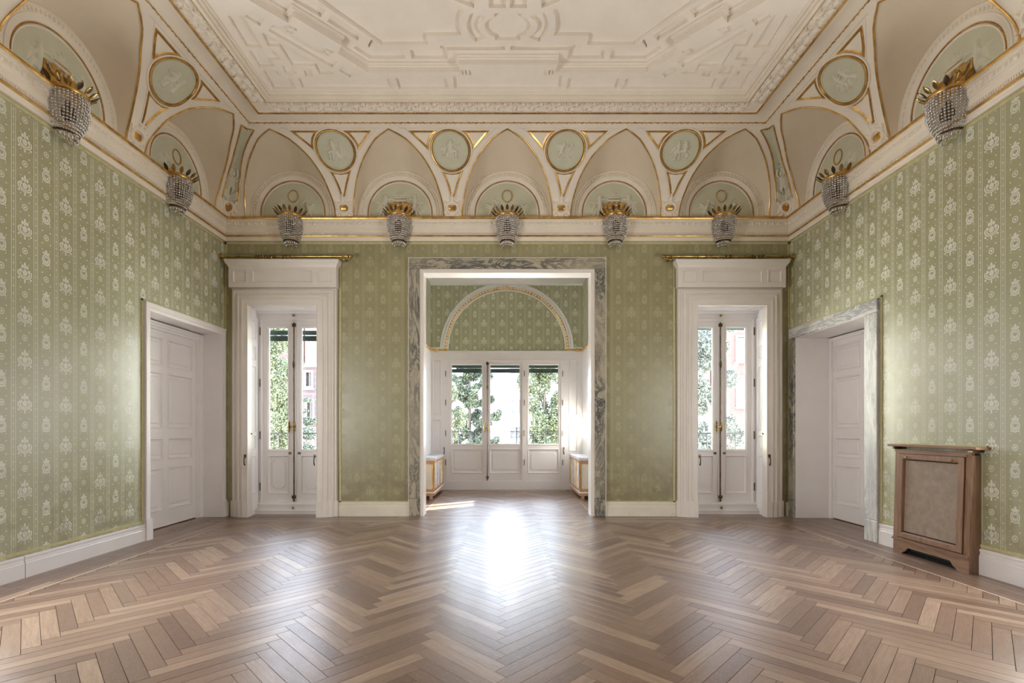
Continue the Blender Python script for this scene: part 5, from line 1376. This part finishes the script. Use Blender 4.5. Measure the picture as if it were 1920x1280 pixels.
def tree(name, x, y, zt, lab, lm, bark, trunk, branches, blobs, size, aspect=2.2, droop=0, base=FL-620):
    t = empty(name, (x, y, base)); O = (x, y, base)
    g = MB(); g.tube([(x+q[0], y+q[1], q[2]) for q in trunk], [q[3] for q in trunk], 8); g.build('trunk', bark, t, org=O)
    for B in branches:
        g = MB(); g.tube([(x+q[0], y+q[1], q[2]) for q in B], [q[3] for q in B], 6); g.build('branch', bark, t, org=O)
    g = leaves([(x+b[0], y+b[1], *b[2:]) for b in blobs], size, aspect, droop); g.build('foliage', LM[lm], t, org=O, kind='stuff', smooth=0)
    return tag(t, lab, 'tree', 'garden trees')
G0 = FL-620
def px(p, Y): return (p-948.5)*Y/901-2.5
def pz(p, Y): return (805-p)*Y/901
def cedar(name, X, Y, ztop, lab, n=30, spread=150, lean=0):
    br = []; bl = []
    for k in range(n):
        f = k/(n-1); z = ztop-30-(ztop+520)*f*.72+rnd.uniform(-22, 22); a = k*2.4+.4; L = spread*(.30+.78*f**.8)*rnd.uniform(.6, 1.2)
        ex, ey = math.cos(a)*L, math.sin(a)*L*.8; dz = L*rnd.uniform(.25, .75)
        br.append([(0, 0, z, 4), (ex*.5, ey*.5, z+dz*.4, 2.4), (ex, ey, z+dz, .8)])
        for q in (.25, .45, .65, .85, 1.0):
            bl.append((ex*q+rnd.uniform(-8, 8), ey*q, z+dz*q**1.3-9, 15+12*(1-q), 18, 17, int(90+60*f)))
    return tree(name, X, Y, ztop, lab, 'cedar', BD, [(0, 0, G0, 16), (0, 0, ztop-200, 8), (0, 0, ztop, 2)], br, bl, 8, 3.4, .5)
cedar('cedar_tree', px(880, 2090), 2090, pz(640, 2090), 'blue-green cedar with drooping branches outside the left pane of the triple window', 38, 175)
tree('garden_bush', px(1018, 2100), 2100, 0, 'dense light green tree filling the right pane of the triple window', 'bush', BD, [(0, 0, G0, 20), (0, 0, 0, 9), (10, 0, 200, 4)], [[(0, 0, -100, 8), (60, 0, 60, 3)], [(0, 0, -50, 8), (-50, 0, 90, 3)]],
     [(rnd.uniform(-75, 85), rnd.uniform(-60, 60), rnd.uniform(-350, 330), 44, 44, 62, 900) for _ in range(34)], 8.5, 2.0)
tree('low_shrub', px(858, 1760), 1760, 0, 'pale sunlit shrub low outside the left pane of the triple window', 'bush', BD, [(0, 0, G0, 12), (0, 0, -150, 6)], [[(0, 0, -250, 5), (40, 0, -120, 2)]],
     [(rnd.uniform(-60, 20), rnd.uniform(-40, 40), rnd.uniform(-330, 150), 26, 26, 40, 600) for _ in range(16)], 7, 2.0)
tree('tall_conifer', px(519, 2000), 2000, 0, 'tall light green conifer outside the left french window', 'bush', BD, [(0, 0, G0, 18), (0, 0, 300, 7), (0, 0, 470, 3)], [[(0, 0, 100, 5), (40, 0, 160, 2)]],
     [(rnd.uniform(-34, 34), rnd.uniform(-40, 40), z, 40, 40, 48, 800) for z in np.linspace(-350, 470, 24)], 8, 2.2)
tree('small_cedar', px(574, 2300), 2300, 0, 'small dark cedar in front of the brick house outside the left french window', 'dark', BD, [(0, 0, G0, 12), (0, 0, 60, 3)], [[(0, 0, 40, 3), (-30, 0, 60, 1)]],
     [(0, 0, 140, 34, 30, 10, 260), (-20, 0, 90, 30, 30, 12, 300), (10, 0, 40, 44, 30, 22, 500), (0, 0, -20, 48, 40, 30, 700), (0, 0, -120, 55, 45, 60, 1200), (0, 0, -250, 60, 45, 70, 1000), (-30, 0, 310, 26, 20, 14, 200)], 8, 2.6, .3)
ex = px(1325, 1900)
tree('eucalyptus_tree', ex, 1900, 0, 'grey-green eucalyptus with a pale leaning trunk outside the right french window', 'euc', BK,
     [(0, 0, G0, 22), (5, 0, -120, 17), (25, 0, 40, 14), (70, 0, 170, 9), (140, 0, 300, 6)], [[(25, 0, 40, 9), (-20, 10, 180, 6), (-60, 20, 330, 3)], [(70, 0, 150, 7), (75, 0, 300, 4), (60, 0, 460, 2)], [(10, 0, -60, 8), (60, -10, -10, 4), (110, -10, 0, 2)]],
     [(rnd.uniform(-70, 20), rnd.uniform(-50, 50), rnd.uniform(-250, 460), 36, 36, 50, 520) for _ in range(24)]+[(rnd.uniform(50, 150), rnd.uniform(-30, 50), z, 32, 30, 40, 330) for z in (-220, -160, -100, -30, 20, 200, 330, 420, 450)], 7.5, 3.2, .7)
# houses
def brickmat(name, c1, c2, mortar, sc=1.0):
    a = Mat(name, c1, .8); b = a.node('ShaderNodeTexBrick'); a.L(a.coord('Object'), b.inputs[0]); b.inputs['Scale'].default_value = sc
    mpp = a.node('ShaderNodeMapping'); tcc = a.node('ShaderNodeTexCoord'); mpp.inputs['Rotation'].default_value = (PI/2, 0, 0); a.L(tcc.outputs['Object'], mpp.inputs[0]); a.L(mpp.outputs[0], b.inputs[0])
    b.inputs['Color1'].default_value = (*c1, 1); b.inputs['Color2'].default_value = (*c2, 1); b.inputs['Mortar'].default_value = (*mortar, 1)
    b.inputs['Brick Width'].default_value = .9; b.inputs['Row Height'].default_value = .3; b.inputs['Mortar Size'].default_value = .03
    a.base(b.outputs[0]); return a.m
HT = Mat('house_trim', (.16, .16, .17), .6).m
def house(name, x0, x1, y, z1, mat, wins, lab, arch=False, shutter=None):
    t = empty(name, ((x0+x1)/2, y, G0)); O = ((x0+x1)/2, y, G0)
    g = MB(); wall_boxes(g, x0, x1, G0, z1, [w[:4] for w in wins], lambda a, z, f: (a, y if f else y+30, z)); g.box(x0, x1, y+60, y+500, G0, z1); g.build('facade', mat, t, org=O, smooth=0)
    g = MB(); g.box(x0-15, x1+15, y-15, y+500, z1, z1+18); g.build('roof_cornice', HT, t, org=O, smooth=0)
    for w in wins:
        g = MB(); m = lambda a, h, z: (a, y-h, z); g.frame(w[0]-14, w[1]+14, w[2]-10, w[3]+14, [(0, 0), (0, 8), (13, 8), (14, -20)], m); mbox(g, (w[0]+w[1])/2-3, (w[0]+w[1])/2+3, w[2], w[3], -24, -18, m); mbox(g, w[0]-22, w[1]+22, w[2]-22, w[2]-12, 0, 18, m)
        f = g.build('window_frame', white if shutter else HT, t, org=O, smooth=0)
        g = MB(); mbox(g, w[0], w[1], w[2], w[3], -26, -24, m); p = g.build('pane', M['dark'] if len(w) < 5 else (HT if w[4] == 'white' else M[w[4]]), f, org=O, smooth=0); p.location = (0, 0, 0)
    return tag(t, lab, 'building')
white = painted('white_render', (.22, .22, .228), .8, .03, scale=.5)
red = brickmat('red_brick', (.034, .012, .008), (.040, .015, .010), (.036, .024, .019)); pink = brickmat('pink_render', (.036, .017, .013), (.041, .020, .016), (.038, .019, .015), .5); mauve = brickmat('mauve_brick', (.020, .011, .012), (.026, .015, .016), (.03, .024, .026))
Y = 3900
house('white_house', px(890, Y), px(1100, Y), Y, 640, white, [(px(958, Y), px(977, Y), pz(718, Y), pz(690, Y), 'blue'), (px(959, Y), px(985, Y), pz(775, Y), pz(750, Y), 'blue'), (px(958, Y), px(974, Y), pz(822, Y), pz(800, Y), 'blue'), (px(1010, Y), px(1030, Y), pz(718, Y), pz(690, Y), 'blue')] if M.setdefault('blue', Mat('greyblue_shutter', (.05, .056, .07), .5).m) else [], 'white rendered house with grey shutters beyond the middle pane of the triple window')
Y = 3600
house('red_brick_house', px(500, Y), px(566, Y), Y, 1200, red, [(px(520, Y), px(530, Y), 100, 190)], 'tall red brick house glimpsed through the left french window')
Y = 3400
house('mauve_brick_house', px(566.5, Y), px(640, Y), Y, pz(688, Y), mauve, [(px(574, Y), px(584, Y), pz(725, Y), pz(698, Y)), (px(576, Y), px(586, Y), pz(790, Y), pz(752, Y))], 'low mauve brick house with white windows through the left french window')
Y = 3300
house('pink_house', px(1338, Y), px(1460, Y), Y, 1500, pink, [(px(1383, Y), px(1398, Y), pz(675, Y), pz(632, Y), 'white'), (px(1384, Y), px(1400, Y), pz(760, Y), pz(708, Y), 'white'), (px(1352, Y), px(1362, Y), pz(790, Y), pz(740, Y), 'white')], 'pink rendered house behind the eucalyptus outside the right french window')
g = MB(); g.box(-1200, -484, D+T, D+T+20, G0, 700); g.box(484, 1200, D+T, D+T+20, G0, 700); g.box(-W-110, W+110, NEAR-20, D+T, 560, 575); g.box(-W-110, -W-80, NEAR-20, D+T, FL-30, 560); g.box(W+80, W+110, NEAR-20, D+T, FL-30, 560); g.box(-W-110, W+110, NEAR-20, D+T, FL-40, FL-8); tag(g.build('outer_shell', M['plaster'], org=LIFT, smooth=0), 'outer masonry of the house around the room', 'wall', kind='structure')
